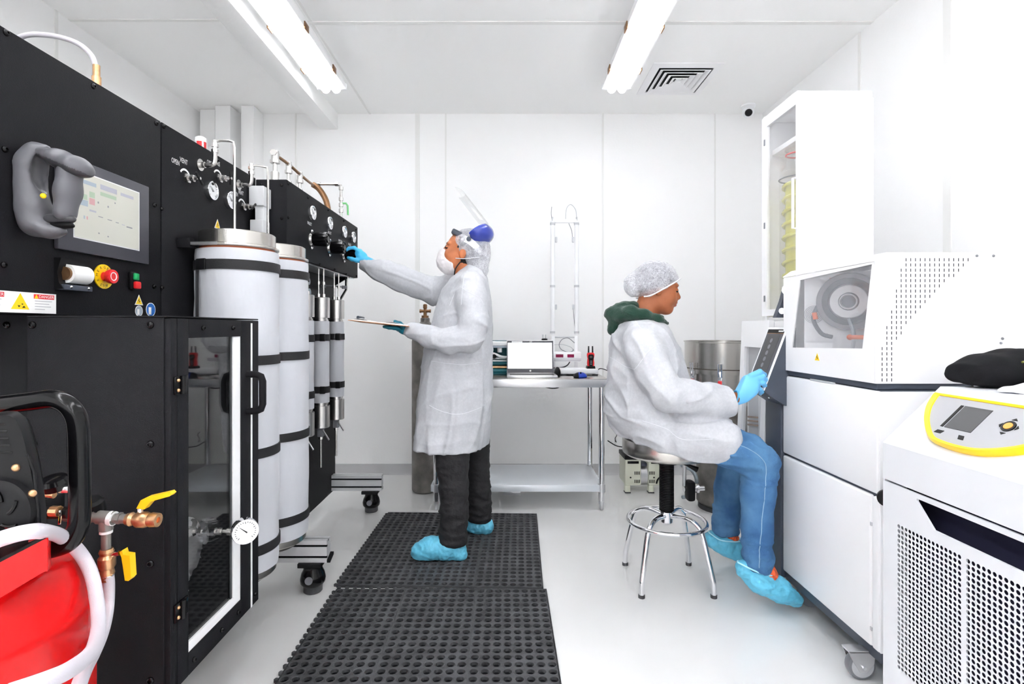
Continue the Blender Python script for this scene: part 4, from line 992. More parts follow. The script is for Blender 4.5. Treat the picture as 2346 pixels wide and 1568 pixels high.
# ================================================================ rubber mats
def mat_panel():
    m = MB(); p = .0393; n = 8; N = 12
    for i in range(n):
        for j in range(n):
            cx, cy = (i - 3.5) * p, (j - 3.5) * p
            rings = []
            for r, z in (('sq', .0135), (.0183, .0135), (.0175, .0145), (.0152, .0145), (.0143, .0135), (.0138, .0025)):
                rg = []
                for k in range(N):
                    a = 2 * PI * (k + .5) / N; c_, s_ = math.cos(a), math.sin(a)
                    R = (p / 2) / max(abs(c_), abs(s_)) if r == 'sq' else r
                    rg.append((cx + R * c_, cy + R * s_, z))
                rings.append(rg)
            # snap the square ring to true corners
            h = p / 2
            for k in range(N):
                x, y, z = rings[0][k]
                a = 2 * PI * (k + .5) / N
                if abs(abs(math.cos(a)) - abs(math.sin(a))) < 1e-3: rings[0][k] = (cx + math.copysign(h, math.cos(a)), cy + math.copysign(h, math.sin(a)), z)
            m.loft(rings, cap=False)
    h = 4 * p
    m.loft([[(-h, -h, .0135), (h, -h, .0135), (h, h, .0135), (-h, h, .0135)], [(-h - .001, -h - .001, .012), (h + .001, -h - .001, .012), (h + .001, h + .001, .012), (-h - .001, h + .001, .012)], [(-h - .001, -h - .001, .002), (h + .001, -h - .001, .002), (h + .001, h + .001, .002), (-h - .001, h + .001, .002)]], cap=False)
    return m
PANEL = None
def rubber_mat(cx, cy, rot, label):
    global PANEL
    t = thing('rubber_mat', (cx, cy, 0), label, 'mat', 'drainage mats on the floor'); t.rotation_euler = (0, 0, rot)
    def put(mb, name, mt, **kw):
        o = mb.build(name, mt, None, **kw); o.parent = t; return o
    put(MB().box((-.478, -.478, .0), (.478, .478, .0025)), 'hole_shade_sheet', 'shade_black', smooth=False)  # dark sheet added under the holes to paint in their shade
    for i in (-1, 0, 1):
        for j in (-1, 0, 1):
            if PANEL is None:
                o = put(mat_panel(), 'mat_panel', 'black_rubber', angle=30); PANEL = o
            else:
                o = PANEL.copy(); COL.objects.link(o); o.parent = t
            o.location = (i * .3185, j * .3185, 0)
    rim = MB()
    for a, b in (((-.478, -.478), (.478, -.4735)), ((-.478, .4735), (.478, .478)), ((-.478, -.478), (-.4735, .478)), ((.4735, -.478), (.478, .478))):
        rim.box((a[0], a[1], .001), (b[0], b[1], .0135))
    for s in (-.159, .159):
        rim.box((s - .002, -.478, .002), (s + .002, .478, .0125)); rim.box((-.478, s - .002, .002), (.478, s + .002, .0125))
    put(rim, 'rim', 'black_rubber', smooth=False)
    k = MB()
    for i in range(26):
        s = -.462 + i * .037
        k.lathe((-.486, s, 0), (0, 0, 1), [(0, .009), (.008, .009), (.0105, .006), (.011, .001)], 8)
        k.lathe((s, -.486, 0), (0, 0, 1), [(0, .009), (.006, .009), (.0075, .006), (.008, .001)], 8)
    put(k, 'edge_studs', 'black_rubber', kind='stuff')
    return t
rubber_mat(-.291, 2.885, math.radians(-1.6), 'black perforated rubber mat under the standing worker')
rubber_mat(-.291, 1.905, 0, 'black perforated rubber mat in the foreground, empty')

# ================================================================ gas cylinder
g = thing('gas_cylinder', (-.592, 3.86, 0), 'worn grey steel gas cylinder standing behind the worker', 'gas cylinder')
MB().lathe((-.592, 3.86, 0), (0, 0, 1), [(.0, .08), (.008, .092), (.02, .097), (1.10, .097), (1.16, .09), (1.21, .068), (1.235, .045), (1.245, .036)], 40).build('body', 'gas_steel', g)
MB().lathe((-.592, 3.86, 1.24), (0, 0, 1), [(0, .034), (.03, .034), (.035, .03)], 20).build('neck_ring', 'gas_steel', g)
m = MB().lathe((-.592, 3.86, 1.272), (0, 0, 1), [(0, .026), (.02, .026), (.02, .013), (.07, .011), (.075, .015), (.1, .015), (.105, .008)], 14)
m.cyl((-.625, 3.86, 1.325), (-.555, 3.86, 1.325), .011, n=10); m.cyl((-.632, 3.86, 1.325), (-.62, 3.86, 1.325), .015, n=6); m.cyl((-.56, 3.86, 1.325), (-.55, 3.86, 1.325), .014, n=6)
m.build('valve', 'copper_old', g)
# ================================================================ steel work table and what stands on it
TX0, TX1, TY0, TY1, TZ = -.49, .672, 3.42, 3.99, .868
tb = thing('work_table', (.09, 3.7, 0), 'stainless steel work table with a lower shelf against the back wall', 'table')
MB().rbox((TX0 - .001, TY0 - .001, TZ - .003), (TX1 + .001, TY1, TZ), .0015).build('table_top', 'steel_h', tb)
m = MB(); m.rbox((TX0, TY0, TZ - .057), (TX1, TY0 + .004, TZ - .0035), .002); m.build('front_apron', 'brushed', tb)
MB().rbox((TX1 - .004, TY0 + .004, TZ - .056), (TX1 - .001, TY1, TZ - .0035), .001).build('side_apron', 'brushed', tb)
MB().rbox((TX0, TY0 + .004, TZ - .056), (TX0 + .004, TY1, TZ - .0035), .001).build('side_apron', 'brushed', tb)
MB().rbox((TX0, TY0 + .02, .165), (TX1 - .03, TY1 - .03, .168), .001).build('shelf', 'galvanised', tb)
MB().rbox((TX0, TY0 + .0165, .125), (TX1 - .03, TY0 + .0195, .168), .001).build('shelf_lip', 'galvanised', tb)
MB().rbox((-.02, TY0 + .05, .09), (.10, TY1 - .05, .125), .002).build('shelf_stiffener', 'alu', tb)
for x in (TX0 + .035, TX1 - .038):
    for y in (TY0 + .035, TY1 - .05):
        m = MB().cyl((x, y, .06), (x, y, TZ - .01), .0195, n=20); lg = m.build('leg', 'chrome', tb)
        MB().cyl((x, y, .12), (x, y, .172), .024, n=20).build('collar', 'alu', lg)
        MB().lathe((x, y, .06), (0, 0, -1), [(0, .019), (.02, .0185), (.022, .013), (.055, .012), (.06, .009)], 16).build('foot', 'alu', lg)
# ---- laptop
YLB = 3.53
lp = thing('laptop', W(1215, 866, YLB), 'open silver laptop with a bright blank screen on the steel table', 'laptop')
x0, x1 = W(1161, 0, YLB).x, W(1272, 0, YLB).x
MB().rbox((x0, TY0 + .03, TZ), (x1 + .01, YLB + .12, TZ + .018), .004).build('base', 'brushed', lp)
MB().box((x0 + .02, TY0 + .06, TZ + .018), (x1 - .01, YLB + .06, TZ + .0185)).build('keyboard', 'black_plastic', lp, smooth=False)
yl = YLB + .13; M = Matrix.Translation((0, yl, TZ + .016)) @ Matrix.Rotation(math.radians(-9), 4, 'X')
xa, xb = W(1161, 0, yl).x, W(1269, 0, yl).x; H = .232
MB().rbox((xa, -.004, 0), (xb, .004, H), .003, M=M).build('lid', 'brushed', lp)
MB().box((xa + .003, -.0048, .004), (xb - .003, -.0042, H - .004), M=M).build('screen_bezel', 'bezel', lp, smooth=False)
MB().box((xa + .008, -.0054, .032), (xb - .012, -.0049, H - .018), M=M).build('screen', 'laptop_screen', lp, smooth=False)
MB().box((xa + .035, -.0054, H - .0165), (xa + .11, -.0049, H - .0065), M=M).build('asset_sticker', 'paper', lp, smooth=False)
g = MB(); text_on(g, '#20', M @ Vector((xa + .16, -.0052, H - .015)), (1, 0, 0), M.to_3x3() @ Vector((0, 0, 1)), .008); g.build('lettering', 'print_white', lp, smooth=False, kind='stuff')
MB().lathe(M @ Vector(((xa + xb) / 2, -.0048, .017)), M.to_3x3() @ Vector((0, -1, 0)), [(0, .0065), (.0006, .0065), (.0006, .0002)], 20).build('round_logo', 'print_white', lp)
# ---- mouse
c = W(1329, 866, 3.5)
f = SDF((c.x - .08, 3.42, TZ - .01), (c.x + .08, 3.58, TZ + .07), .004)
f.ell((c.x, 3.5, TZ + .006), (.047, .034, .032), k=0); f.cut((0, 0, TZ + .001), (0, 0, -1))
mo = f.mesh('computer_mouse', ['blue_mouse', 'black_plastic'], pick=lambda P: (P[:, 0] < c.x - .012).astype(int), relax=3)
tag(mo, 'blue and black wireless mouse on the steel table', 'mouse')
MB().cyl((c.x - .004, 3.475, TZ + .034), (c.x + .004, 3.475, TZ + .034), .006, n=10).build('wheel', 'black_gloss', mo)
# ---- long white power box behind the mouse, radio charger on it
YP = 3.66
x0, x1 = W(1275, 0, YP).x, W(1371, 0, YP).x
pw = thing('power_box', ((x0 + x1) / 2, YP, TZ), 'long flat white equipment box lying behind the mouse', 'box')
MB().rbox((x0, YP, TZ + .008), (x1, YP + .16, TZ + .046), .005).build('case', 'white_plastic', pw)
for x in (x0 + .05, x1 - .02): MB().rbox((x - .02, YP + .01, TZ), (x + .02, YP + .03, TZ + .008), .002).build('foot', 'black_rubber', pw)
MB().rbox((x0 + .02, YP - .001, TZ + .012), (x1 - .02, YP, TZ + .014), .0004).build('trim_line', 'mid_grey', pw)
pc_ = MB().tube([(x1, YP + .05, TZ + .03), (x1 + .02, YP + .04, TZ + .046), (x1 + .05, YP + .0, TZ + .04), (x1 + .08, YP - .03, TZ + .025), (x1 + .12, YP - .05, TZ + .004)], .003, 8, smooth=5).build('power_cord', 'black_plastic', pw)
rx = W(1353, 0, YP + .05).x; rz = TZ + .046
rd = thing('walkie_talkie', (rx, YP + .05, rz), 'red and black two-way radio upright in its charger', 'radio')
MB().prism([(rx - .03, YP + .02, rz), (rx + .03, YP + .02, rz), (rx + .027, YP + .02, rz + .018), (rx - .027, YP + .02, rz + .018)], (0, .06, 0)).build('charger', 'black_plastic', rd)
out = [(-.023, .012), (.023, .012), (.025, .04), (.021, .07), (.0255, .09), (.025, .105), (.018, .112), (-.018, .112), (-.025, .105), (-.0255, .09), (-.021, .07), (-.025, .04)]
MB().loft([[(rx + a * .9, YP + .032, rz + b) for a, b in out], [(rx + a, YP + .036, rz + b) for a, b in out], [(rx + a, YP + .06, rz + b) for a, b in out]]).build('body', 'red', rd)
f_ = [(-.012, .018), (.012, .018), (.014, .055), (.019, .075), (.019, .092), (.013, .1), (-.013, .1), (-.019, .092), (-.019, .075), (-.014, .055)]
MB().prism([(rx + a, YP + .0315, rz + b) for a, b in f_], (0, -.002, 0)).build('face', 'black_plastic', rd)
MB().box((rx - .0095, YP + .0285, rz + .075), (rx + .0095, YP + .0296, rz + .09)).build('display', 'lcd_dark', rd, smooth=False)
for k in range(3): MB().rbox((rx - .006, YP + .0275, rz + .05 - k * .011), (rx + .006, YP + .0296, rz + .056 - k * .011), .001).build('button', 'mid_grey', rd)
for s in (-1, 1): MB().cyl((rx + s * .0145, YP + .05, rz + .108), (rx + s * .0135, YP + .05, rz + .158), .0058, .0045, n=10).build('antenna', 'black_plastic', rd)
# ---- twin glass-column apparatus
YA = 3.86
def A(px, py, dy=0.0): return W(px, py, YA + dy)
ap = thing('column_apparatus', (A(1293, 0).x, YA, TZ), 'twin white column lab apparatus with a display bar behind the laptop', 'lab apparatus')
xl, xr = A(1266, 0).x, A(1321, 0).x
for x in (xl, xr):
    zt, zb = A(0, 507).z, A(0, 768).z
    cl = MB().cyl((x, YA, zb), (x, YA, zt), .0155, n=18).build('glass_column', 'white_plastic', ap)
    for z in (zt - .02, (zt + zb) / 2 - .06, zb + .02):
        MB().lathe((x, YA, z - .008), (0, 0, 1), [(0, .019), (.016, .019)], 18).build('collar', 'light_grey', cl)
    MB().cyl((x, YA, zt), (x, YA, zt + .03), .006, n=10).build('nipple', 'light_grey', cl)
    s = 1 if x < 0.4 else -1
    MB().rbox((x + (.018 if x == xl else -.034), YA - .008, A(0, 556).z), (x + (.034 if x == xl else -.018), YA + .008, A(0, 543).z), .004).build('side_port', 'light_grey', cl)
    MB().rbox((x + (.018 if x == xl else -.032), YA - .008, A(0, 710).z), (x + (.032 if x == xl else -.018), YA + .008, A(0, 698).z), .004).build('side_port', 'light_grey', cl)
MB().rbox((xl, YA - .01, A(0, 511).z), (xr, YA + .01, A(0, 503).z), .003).build('top_bar', 'white_plastic', ap)
MB().cyl((xl, YA, A(0, 773).z), (xr, YA, A(0, 773).z), .006, n=10).build('lower_bar', 'light_grey', ap)
for x in (xl + .004, xr - .004): MB().rbox((x - .012, YA - .01, TZ), (x + .012, YA + .01, A(0, 770).z), .003).build('stand_post', 'white_plastic', ap)
MB().rbox((xl - .03, YA - .05, TZ), (xr + .03, YA + .07, TZ + .012), .004).build('foot_plate', 'white_plastic', ap)
hb = MB().rbox((A(1240, 0).x, YA - .075, A(0, 828).z), (A(1328, 0).x, YA - .01, A(0, 806).z), .006).build('display_bar', 'white_plastic', ap)
MB().rbox((A(1240, 0).x, YA - .085, A(0, 826).z), (A(1328, 0).x, YA - .02, A(0, 819).z), .003).build('display_shelf', 'light_grey', hb)
for a, b in ((1271, 1288), (1297, 1312)): MB().box((A(a, 0).x - .0, YA - .077, A(0, 818).z), (A(b, 0).x, YA - .0755, A(0, 811).z)).build('led_display', 'led_red', hb, smooth=False)
MB().tube([A(1265, 505), A(1263, 490), A(1264, 474)], .0022, 6, smooth=4).build('thin_hose', 'mid_grey', ap)
MB().tube([A(1321, 505), A(1319, 482), A(1308, 469), A(1298, 478), A(1296, 502)], .0026, 8, smooth=5).build('thin_hose', 'light_grey', ap)
MB().tube([A(1303, 512), A(1310, 530), A(1312, 552)], .0022, 6, smooth=4).build('thin_hose', 'mid_grey', ap)
MB().tube([A(1313, 700), A(1315, 730), A(1318, 760)], .0022, 6, smooth=4).build('thin_hose', 'mid_grey', ap)
MB().tube([A(1316, 786, -.03), A(1302, 775, -.03), A(1288, 778, -.03), A(1281, 790, -.03), A(1286, 801, -.03), A(1300, 807, -.03), A(1312, 805, -.03), A(1313, 800, -.03)], .0028, 8, smooth=5).build('coiled_hose', 'mid_grey', ap)
MB().tube([A(1270, 790, -.02), A(1290, 790, -.03), A(1308, 796, -.03), A(1314, 803, -.03)], .0024, 8, smooth=5).build('thin_hose', 'light_grey', ap)
MB().tube([A(1306, 828, -.05), A(1300, 837, -.05), A(1288, 842, -.05), A(1262, 844, -.05)], .004, 8, smooth=5).build('black_cord', 'black_plastic', ap)
m = MB(); m.rbox(A(1241, 786), A(1254, 776), .003); m.cyl(A(1244, 776), A(1244, 767), .004, n=8); m.cyl(A(1250, 776), A(1250, 767), .004, n=8); m.build('wall_plug', 'light_grey', ap)
# cable hanging under the table edge, adapter beside the laptop
cd = MB().tube([W(1245, 886, 3.47), W(1262, 890, 3.47), W(1278, 889, 3.47), W(1284, 884, 3.47)], .0035, 8, smooth=5).build('cable_loop', 'black_plastic'); tag(cd, 'short black cable loop hanging under the table edge', 'cable')
c = W(1278, 866, 3.62)
f = SDF((c.x - .06, 3.56, TZ - .01), (c.x + .06, 3.7, TZ + .1), .004); f.ell((c.x - .003, 3.62, TZ + .022), (.022, .03, .042), k=0); f.cut((0, 0, TZ + .001), (0, 0, -1))
ad = f.mesh('power_adapter', 'black_plastic'); tag(ad, 'rounded black adapter peeking out beside the laptop screen', 'adapter')
# ---- open teal equipment tray left of the laptop
YT = 3.74
x0, x1 = W(1104, 0, YT).x, W(1172, 0, YT).x
tl = thing('equipment_case', ((x0 + x1) / 2, YT, TZ), 'teal and white piece of lab equipment half hidden beside the laptop', 'equipment')
MB().rbox((x0, YT, TZ), (x1, YT + .16, TZ + .012), .003).build('base', 'teal', tl)
MB().rbox((x0, YT + .14, TZ), (x1, YT + .16, TZ + .24), .003).build('back_panel', 'teal', tl)
MB().rbox((x0, YT - .005, TZ + .205), (x1, YT + .15, TZ + .235), .004).build('white_cover', 'white_plastic', tl)
MB().rbox((x0, YT - .002, TZ + .19), (x1, YT + .10, TZ + .205), .002).build('blue_strip', 'lcd_blue', tl)
for k, (z, r, mm) in enumerate(((.022, .018, 'teal'), (.05, .010, 'brass'), (.075, .014, 'teal'), (.095, .008, 'white_plastic'), (.115, .008, 'brushed'))):
    MB().cyl((x0, YT + .03 + k * .004, TZ + z), (x1, YT + .03 + k * .004, TZ + z), r, n=12).build('rod', mm, tl)
MB().rbox((W(1139, 0, YT).x, YT + .05, TZ + .155), (W(1150, 0, YT).x, YT + .09, TZ + .19), .004).build('clamp', 'brushed', tl)
MB().tube([(x0, YT + .02, TZ + .165), (x0 + .09, YT + .02, TZ + .145), (x0 + .14, YT + .02, TZ + .125), (x1, YT + .02, TZ + .12)], .010, 10, smooth=4).build('white_arm', 'white_plastic', tl)
MB().ball((W(1132, 0, YT).x, YT + .02, TZ + .13), .018, 12, 8).build('clamp_knob', 'black_plastic', tl)

# ================================================================ stool
sx, sy = .766, 2.49
st = thing('lab_stool', (sx, sy, 0), 'round steel-seat stool with a black gas column and chrome legs', 'stool')
MB().lathe((sx, sy, .60), (0, 0, 1), [(0, .03), (0.0, .192), (.008, .203), (.016, .206), (.068, .206), (.076, .202), (.08, .19), (.08, .001)], 56).build('seat', 'steel_h', st)
MB().lathe((sx, sy, .56), (0, 0, 1), [(0, .03), (0, .055), (.03, .06), (.04, .06)], 24).build('seat_plate', 'black_plastic', st)
prof = [(0, .03)]
for k in range(30):
    h = k * .0078; R = .034
    prof += [(h, R), (h + .004, R), (h + .0055, R - .004), (h + .0075, R - .004)]
MB().lathe((sx, sy, .335), (0, 0, 1), prof, 32).build('bellows_column', 'black_plastic', st)
MB().lathe((sx, sy, .27), (0, 0, 1), [(0, .02), (.01, .028), (.06, .03), (.066, .024)], 24).build('hub', 'chrome', st)
MB().torus((sx, sy, .285), (0, 0, 1), .178, .0095, 56, 12).build('foot_ring', 'chrome', st)
MB().tube([(sx + .03, sy - .03, .575), (sx + .075, sy - .06, .565), (sx + .12, sy - .07, .545)], [.005, .006, .014], 10, smooth=4).build('height_lever', 'black_plastic', st)
for ax, ay in ((-1, -1), (1, -1), (1, 1), (-1, 1)):
    e = Vector((ax * .72, ay * .72, 0)); c = Vector((sx, sy, 0))
    p = [c + e * .02 + Vector((0, 0, .31)), c + e * .10 + Vector((0, 0, .317)), c + e * .15 + Vector((0, 0, .295)), c + e * .175 + Vector((0, 0, .25)), c + e * .215 + Vector((0, 0, .09)), c + e * .222 + Vector((0, 0, .055)), c + e * .223 + Vector((0, 0, .012))]
    lg = MB().tube(p, .0125, 14, smooth=5).build('leg', 'chrome', st)
    q = c + e * .223; MB().cyl(q, q + Vector((0, 0, .014)), .0145, n=16).build('foot_cap', 'black_rubber', lg)

# ================================================================ small vacuum pump under the table end
YV = 3.80
x0, x1 = W(1432, 0, YV).x, W(1530, 0, YV).x
vp = thing('vacuum_pump', ((x0 + x1) / 2, YV, 0), 'cream twin-cylinder vacuum pump on the floor behind the stool', 'pump')
for a, b in ((x0, x0 + .118), (x0 + .17, x0 + .288)):
    hd = MB().rbox((a, YV, .055), (b, YV + .2, .245), .012).build('pump_head', 'cream_pump', vp)
    MB().rbox((a - .003, YV - .004, .245), (b + .003, YV + .2, .275), .004).build('head_cover', 'black_plastic', hd)
    MB().rbox((a + .018, YV - .003, .215), (b - .018, YV + .001, .234), .002).build('intake_slot', 'black_gloss', hd)
    for zz in (.135, .075):
        for k in range(4): MB().rbox((b - .05 + k * .011 if a == x0 else a + .006 + k * .011, YV - .002, zz), (b - .045 + k * .011 if a == x0 else a + .011 + k * .011, YV + .001, zz + .024), .001).build('vent_slot', 'black_gloss', hd)
    MB().ball((a + .04, YV - .001, .115), .006, 8, 6).build('screw', 'black_plastic', hd)
    MB().rbox((a + .003, YV + .005, 0), (a + .04, YV + .05, .056), .004).build('foot', 'cream_pump', hd)
    MB().rbox((a, YV + .0, 0), (a + .043, YV + .05, .008), .002).build('rubber_pad', 'black_rubber', hd)
MB().cyl((x0 + .1, YV + .09, .115), (x0 + .19, YV + .09, .115), .075, n=28).build('motor', 'brushed', vp)
MB().rbox((x0 + .125, YV + .02, .19), (x0 + .165, YV + .12, .215), .004).build('motor_bracket', 'dark_grey', vp)
MB().cyl((x0 + .118, YV + .1, .258), (x0 + .17, YV + .1, .258), .006, n=10).build('air_pipe', 'light_grey', vp)
MB().tube([(x0 + .34, YV - .03, .15), (x0 + .27, YV - .03, .14), (x0 + .235, YV - .02, .11), (x0 + .225, YV - .01, .075)], .006, 8, smooth=5).build('power_lead', 'black_plastic', vp)
wc = MB().tube([W(1392, 1010, 4.27), W(1410, 1021, 4.27), W(1428, 1025, 4.27), W(1450, 1027, 4.27)], .004, 8, smooth=4).build('wall_cable', 'black_plastic'); tag(wc, 'thin black cable sagging along the back wall beside the stool', 'cable')
wk = MB().tube([W(1409, 990, 4.285), W(1413, 998, 4.285), W(1409, 1005, 4.285), W(1412, 1014, 4.285), W(1409, 1010, 4.285)], .0025, 6, smooth=4).build('wire_tie', 'black_plastic'); tag(wk, 'small dark wire tie stuck on the back wall above the pump', 'wire')

# ================================================================ stainless kettle on its stand
kx, ky = 1.45, 3.50
kt = thing('steel_kettle', (kx, ky, 0), 'large stainless steel kettle on a drum stand behind the white machine', 'kettle')
MB().lathe((kx, ky, .935), (0, 0, 1), [(0, .001), (0, .235), (.004, .24), (.168, .24), (.175, .246), (.18, .246), (.178, .236), (.05, .234), (.05, .001)], 56).build('pot', 'steel_h', kt)
MB().lathe((kx, ky, .905), (0, 0, 1), [(0, .225), (.0, .252), (.028, .252), (.03, .24)], 56).build('rim_ring', 'steel_h', kt)
MB().lathe((kx, ky, .70), (0, 0, 1), [(0, .20), (.01, .225), (.205, .225)], 48).build('lower_bowl', 'steel_h', kt)
MB().lathe((kx, ky, .03), (0, 0, 1), [(0, .15), (.015, .165), (.66, .165), (.67, .2)], 48).build('drum', 'gas_steel', kt)
MB().lathe((kx, ky, 0), (0, 0, 1), [(0, .155), (.03, .155)], 40).build('base_ring', 'black_rubber', kt)
for a in (-2.75, -2.02, -1.2, -.5):
    e = Vector((math.cos(a), math.sin(a), 0)); p = Vector((kx, ky, 0)) + e * .245; t_ = Vector((-e.y, e.x, 0))
    cl = MB().rbox((-.016, -.012, .82), (.016, .012, .925), .004, M=Matrix.Translation((p.x, p.y, 0)) @ Matrix.Rotation(a + PI / 2, 4, 'Z')).build('clamp', 'chrome', kt)
    MB().tube([p + e * .012 + t_ * .01 + Vector((0, 0, .89)), p + e * .02 + t_ * .01 + Vector((0, 0, .975)), p + e * .02 - t_ * .01 + Vector((0, 0, .975)), p + e * .012 - t_ * .01 + Vector((0, 0, .89))], .005, 8).build('clamp_loop', 'chrome', cl)
    if a < -1: MB().rbox((-.012, -.024, .80), (.012, -.008, .87), .005, M=Matrix.Translation((p.x, p.y, 0)) @ Matrix.Rotation(a + PI / 2, 4, 'Z')).build('red_grip', 'red', cl)
m = MB().cyl((kx - .165, ky - .1, .16), (kx - .30, ky - .12, .16), .02, n=14); m.cyl((kx - .2, ky - .1, .16), (kx - .215, ky - .1, .16), .032, n=14); m.build('drain_pipe', 'chrome', kt)
MB().rbox((kx - .29, ky - .17, .09), (kx - .235, ky - .09, .22), .02).build('drain_pump', 'black_plastic', kt)
MB().cyl((kx - .295, ky - .12, .18), (kx - .295, ky - .12, .45), .012, n=12).build('drain_riser', 'brushed', kt)
hz = MB().tube([W(1560, 1066, 3.45), W(1585, 1078, 3.45), W(1596, 1100, 3.44), W(1592, 1122, 3.5), W(1578, 1136, 3.55), W(1564, 1140, 3.6)], .013, 12, smooth=6).build('clear_hose', 'hose_clear'); tag(hz, 'clear plastic hose curling down to the floor beside the drum', 'hose')
# ================================================================ white processing machine on the right
XW = 1.22; MY0, MY1 = 1.715, 2.305
mc = thing('processing_machine', (1.5, 2.1, 0), 'tall white processing machine with a tilted touch screen and windowed hood', 'machine')
MB().rbox((XW + .012, MY0, .095), (1.86, MY1, .995), .004).build('body', 'dark_grey', mc)
def door_panel(y0, y1, z0, z1, name='side_panel'):
    return MB().rbox((XW, y0, z0), (XW + .02, y1, z1), .008, 3).build(name, 'white_paint', mc)
door_panel(MY0 + .002, MY1, .652, .992); door_panel(MY0 + .035, MY1, .135, .642, 'lower_door')
MB().rbox((XW, MY0 - .004, .135), (XW + .03, MY0 + .031, .642), .008, 3).build('corner_panel', 'white_paint', mc)
MB().rbox((XW + .004, MY0 - .006, .135), (1.86, MY0, .642), .004).build('end_panel', 'white_paint', mc)
MB().rbox((XW + .002, MY0 - .006, .652), (1.86, MY0 + .002, .992), .004).build('end_panel', 'white_paint', mc)
MB().rbox((XW - .0, 1.95, .9905), (XW + .01, 2.1, .9975), .002).build('drip_lip', 'light_grey', mc)
MB().lathe((XW + .02, MY0 - .006, .655), (-.5, -.8, 0), [(0, .012), (.02, .02), (.03, .026), (.045, .026), (.048, .02), (.048, .001)], 24).build('black_knob', 'black_plastic', mc)
MB().cyl((XW + .012, MY0 - .008, .625), (XW + .03, MY0 - .008, .625), .008, n=10).build('latch', 'mid_grey', mc)
for z in (.54, .19): MB().box((XW - .0012, MY0 + .029, z), (XW + .002, MY0 + .037, z + .012)).build('hinge_pin', 'light_grey', mc, smooth=False)
# caster
cx, cy = 1.215, 1.775
cs = MB().prism([(cx - .05, cy, .1), (cx + .04, cy, .1), (cx + .035, cy, .06), (cx + .01, cy, .03), (cx - .012, cy, .03), (cx - .04, cy, .075)], (0, .004, 0)).build('caster', 'brushed', mc)
MB().prism([(cx - .05, cy + .036, .1), (cx + .04, cy + .036, .1), (cx + .035, cy + .036, .06), (cx + .01, cy + .036, .03), (cx - .012, cy + .036, .03), (cx - .04, cy + .036, .075)], (0, .004, 0)).build('fork', 'brushed', cs)
MB().box((cx - .05, cy, .098), (cx + .04, cy + .04, .104)).build('plate', 'brushed', cs, smooth=False)
MB().lathe((cx, cy + .005, .048), (0, 1, 0), [(0, .04), (.003, .046), (.015, .048), (.027, .046), (.03, .04)], 32).build('tyre', 'mid_grey', cs)
MB().lathe((cx, cy - .001, .048), (0, 1, 0), [(.002, .001), (.002, .012), (.005, .03), (.006, .038), (.03, .038)], 32).build('hub', 'light_grey', cs)
MB().cyl((cx, cy - .006, .048), (cx, cy + .045, .048), .006, n=12).build('axle', 'chrome', cs)
for y in (2.25,):
    MB().cyl((cx + .1, y, .048), (cx + .1, y + .03, .048), .048, n=24).build('rear_wheel', 'mid_grey', mc)
    MB().rbox((cx + .08, y - .004, .05), (cx + .12, y + .034, .1), .002).build('rear_fork', 'brushed', mc)
for x in (1.75,):
    for y in (1.78, 2.25): MB().cyl((x, y, .048), (x, y + .03, .048), .048, n=24).build('rear_wheel', 'mid_grey', mc); 
# dark column with the screen console
MB().rbox((1.213, MY1 + .001, .10), (1.6, 2.445, 1.0), .003).build('front_column', 'dark_grey', mc)
yn, yf = 2.272, 2.438
prof = [(1.228, 1.202), (1.124, .928), (1.13, .918), (1.214, .862), (1.26, .862), (1.26, 1.202)]
con = MB().prism([(x, yn, z) for x, z in prof], (0, yf - yn, 0)).build('screen_console', 'dark_grey', mc)
a, b = Vector((1.228, 0, 1.202)), Vector((1.124, 0, .928)); up = (a - b).normalized(); nr = Vector((-up.z, 0, up.x)).normalized()
def sp(y, t, off=0.0): q = b + (a - b) * t + nr * off; return Vector((q.x, y, q.z))
def scr_rect(name, y0, y1, t0, t1, o0, o1, m, parent):
    return MB().loft([[sp(y0, t0, o0), sp(y1, t0, o0), sp(y1, t1, o0), sp(y0, t1, o0)], [sp(y0, t0, o1), sp(y1, t0, o1), sp(y1, t1, o1), sp(y0, t1, o1)]]).build(name, m, parent, smooth=False)
scr_rect('bezel', yn, yf, 0, 1, 0, .004, 'white_plastic', con)
scr_rect('glass', yn + .012, yf - .010, .035, .965, .004, .0046, 'bezel', con)
scr_rect('header', yn + .012, yf - .010, .905, .965, .0046, .005, 'black_plastic', con)
scr_rect('header_line', yn + .012, yf - .010, .893, .905, .0046, .005, 'copper_old', con)
scr_rect('display', yn + .035, yf - .028, .30, .87, .0046, .0051, 'lcd_dark', con)
g = MB()
for i in range(5):
    g.lathe(sp((yn + yf) / 2 + .01, .38 + i * .1, .0052), nr, [(0, .011), (.0003, .011), (.0003, .009)], 12)
g.build('screen_marks', 'mid_grey', con, kind='stuff')
scr_rect('logo_mark', yn + .02, yn + .06, .925, .945, .005, .0053, 'print_white', con)
MB().lathe(sp((yn + yf) / 2, .15, .0046), nr, [(0, .026), (.014, .025), (.018, .02), (.018, .001)], 28).build('rotary_knob', 'black_gloss', con)
for y in (yn + .04, yn + .11): MB().lathe((1.165, y, .8935), (-.5, 0, -.86), [(0, .006), (.004, .006), (.004, .001)], 12).build('socket', 'chrome', con)
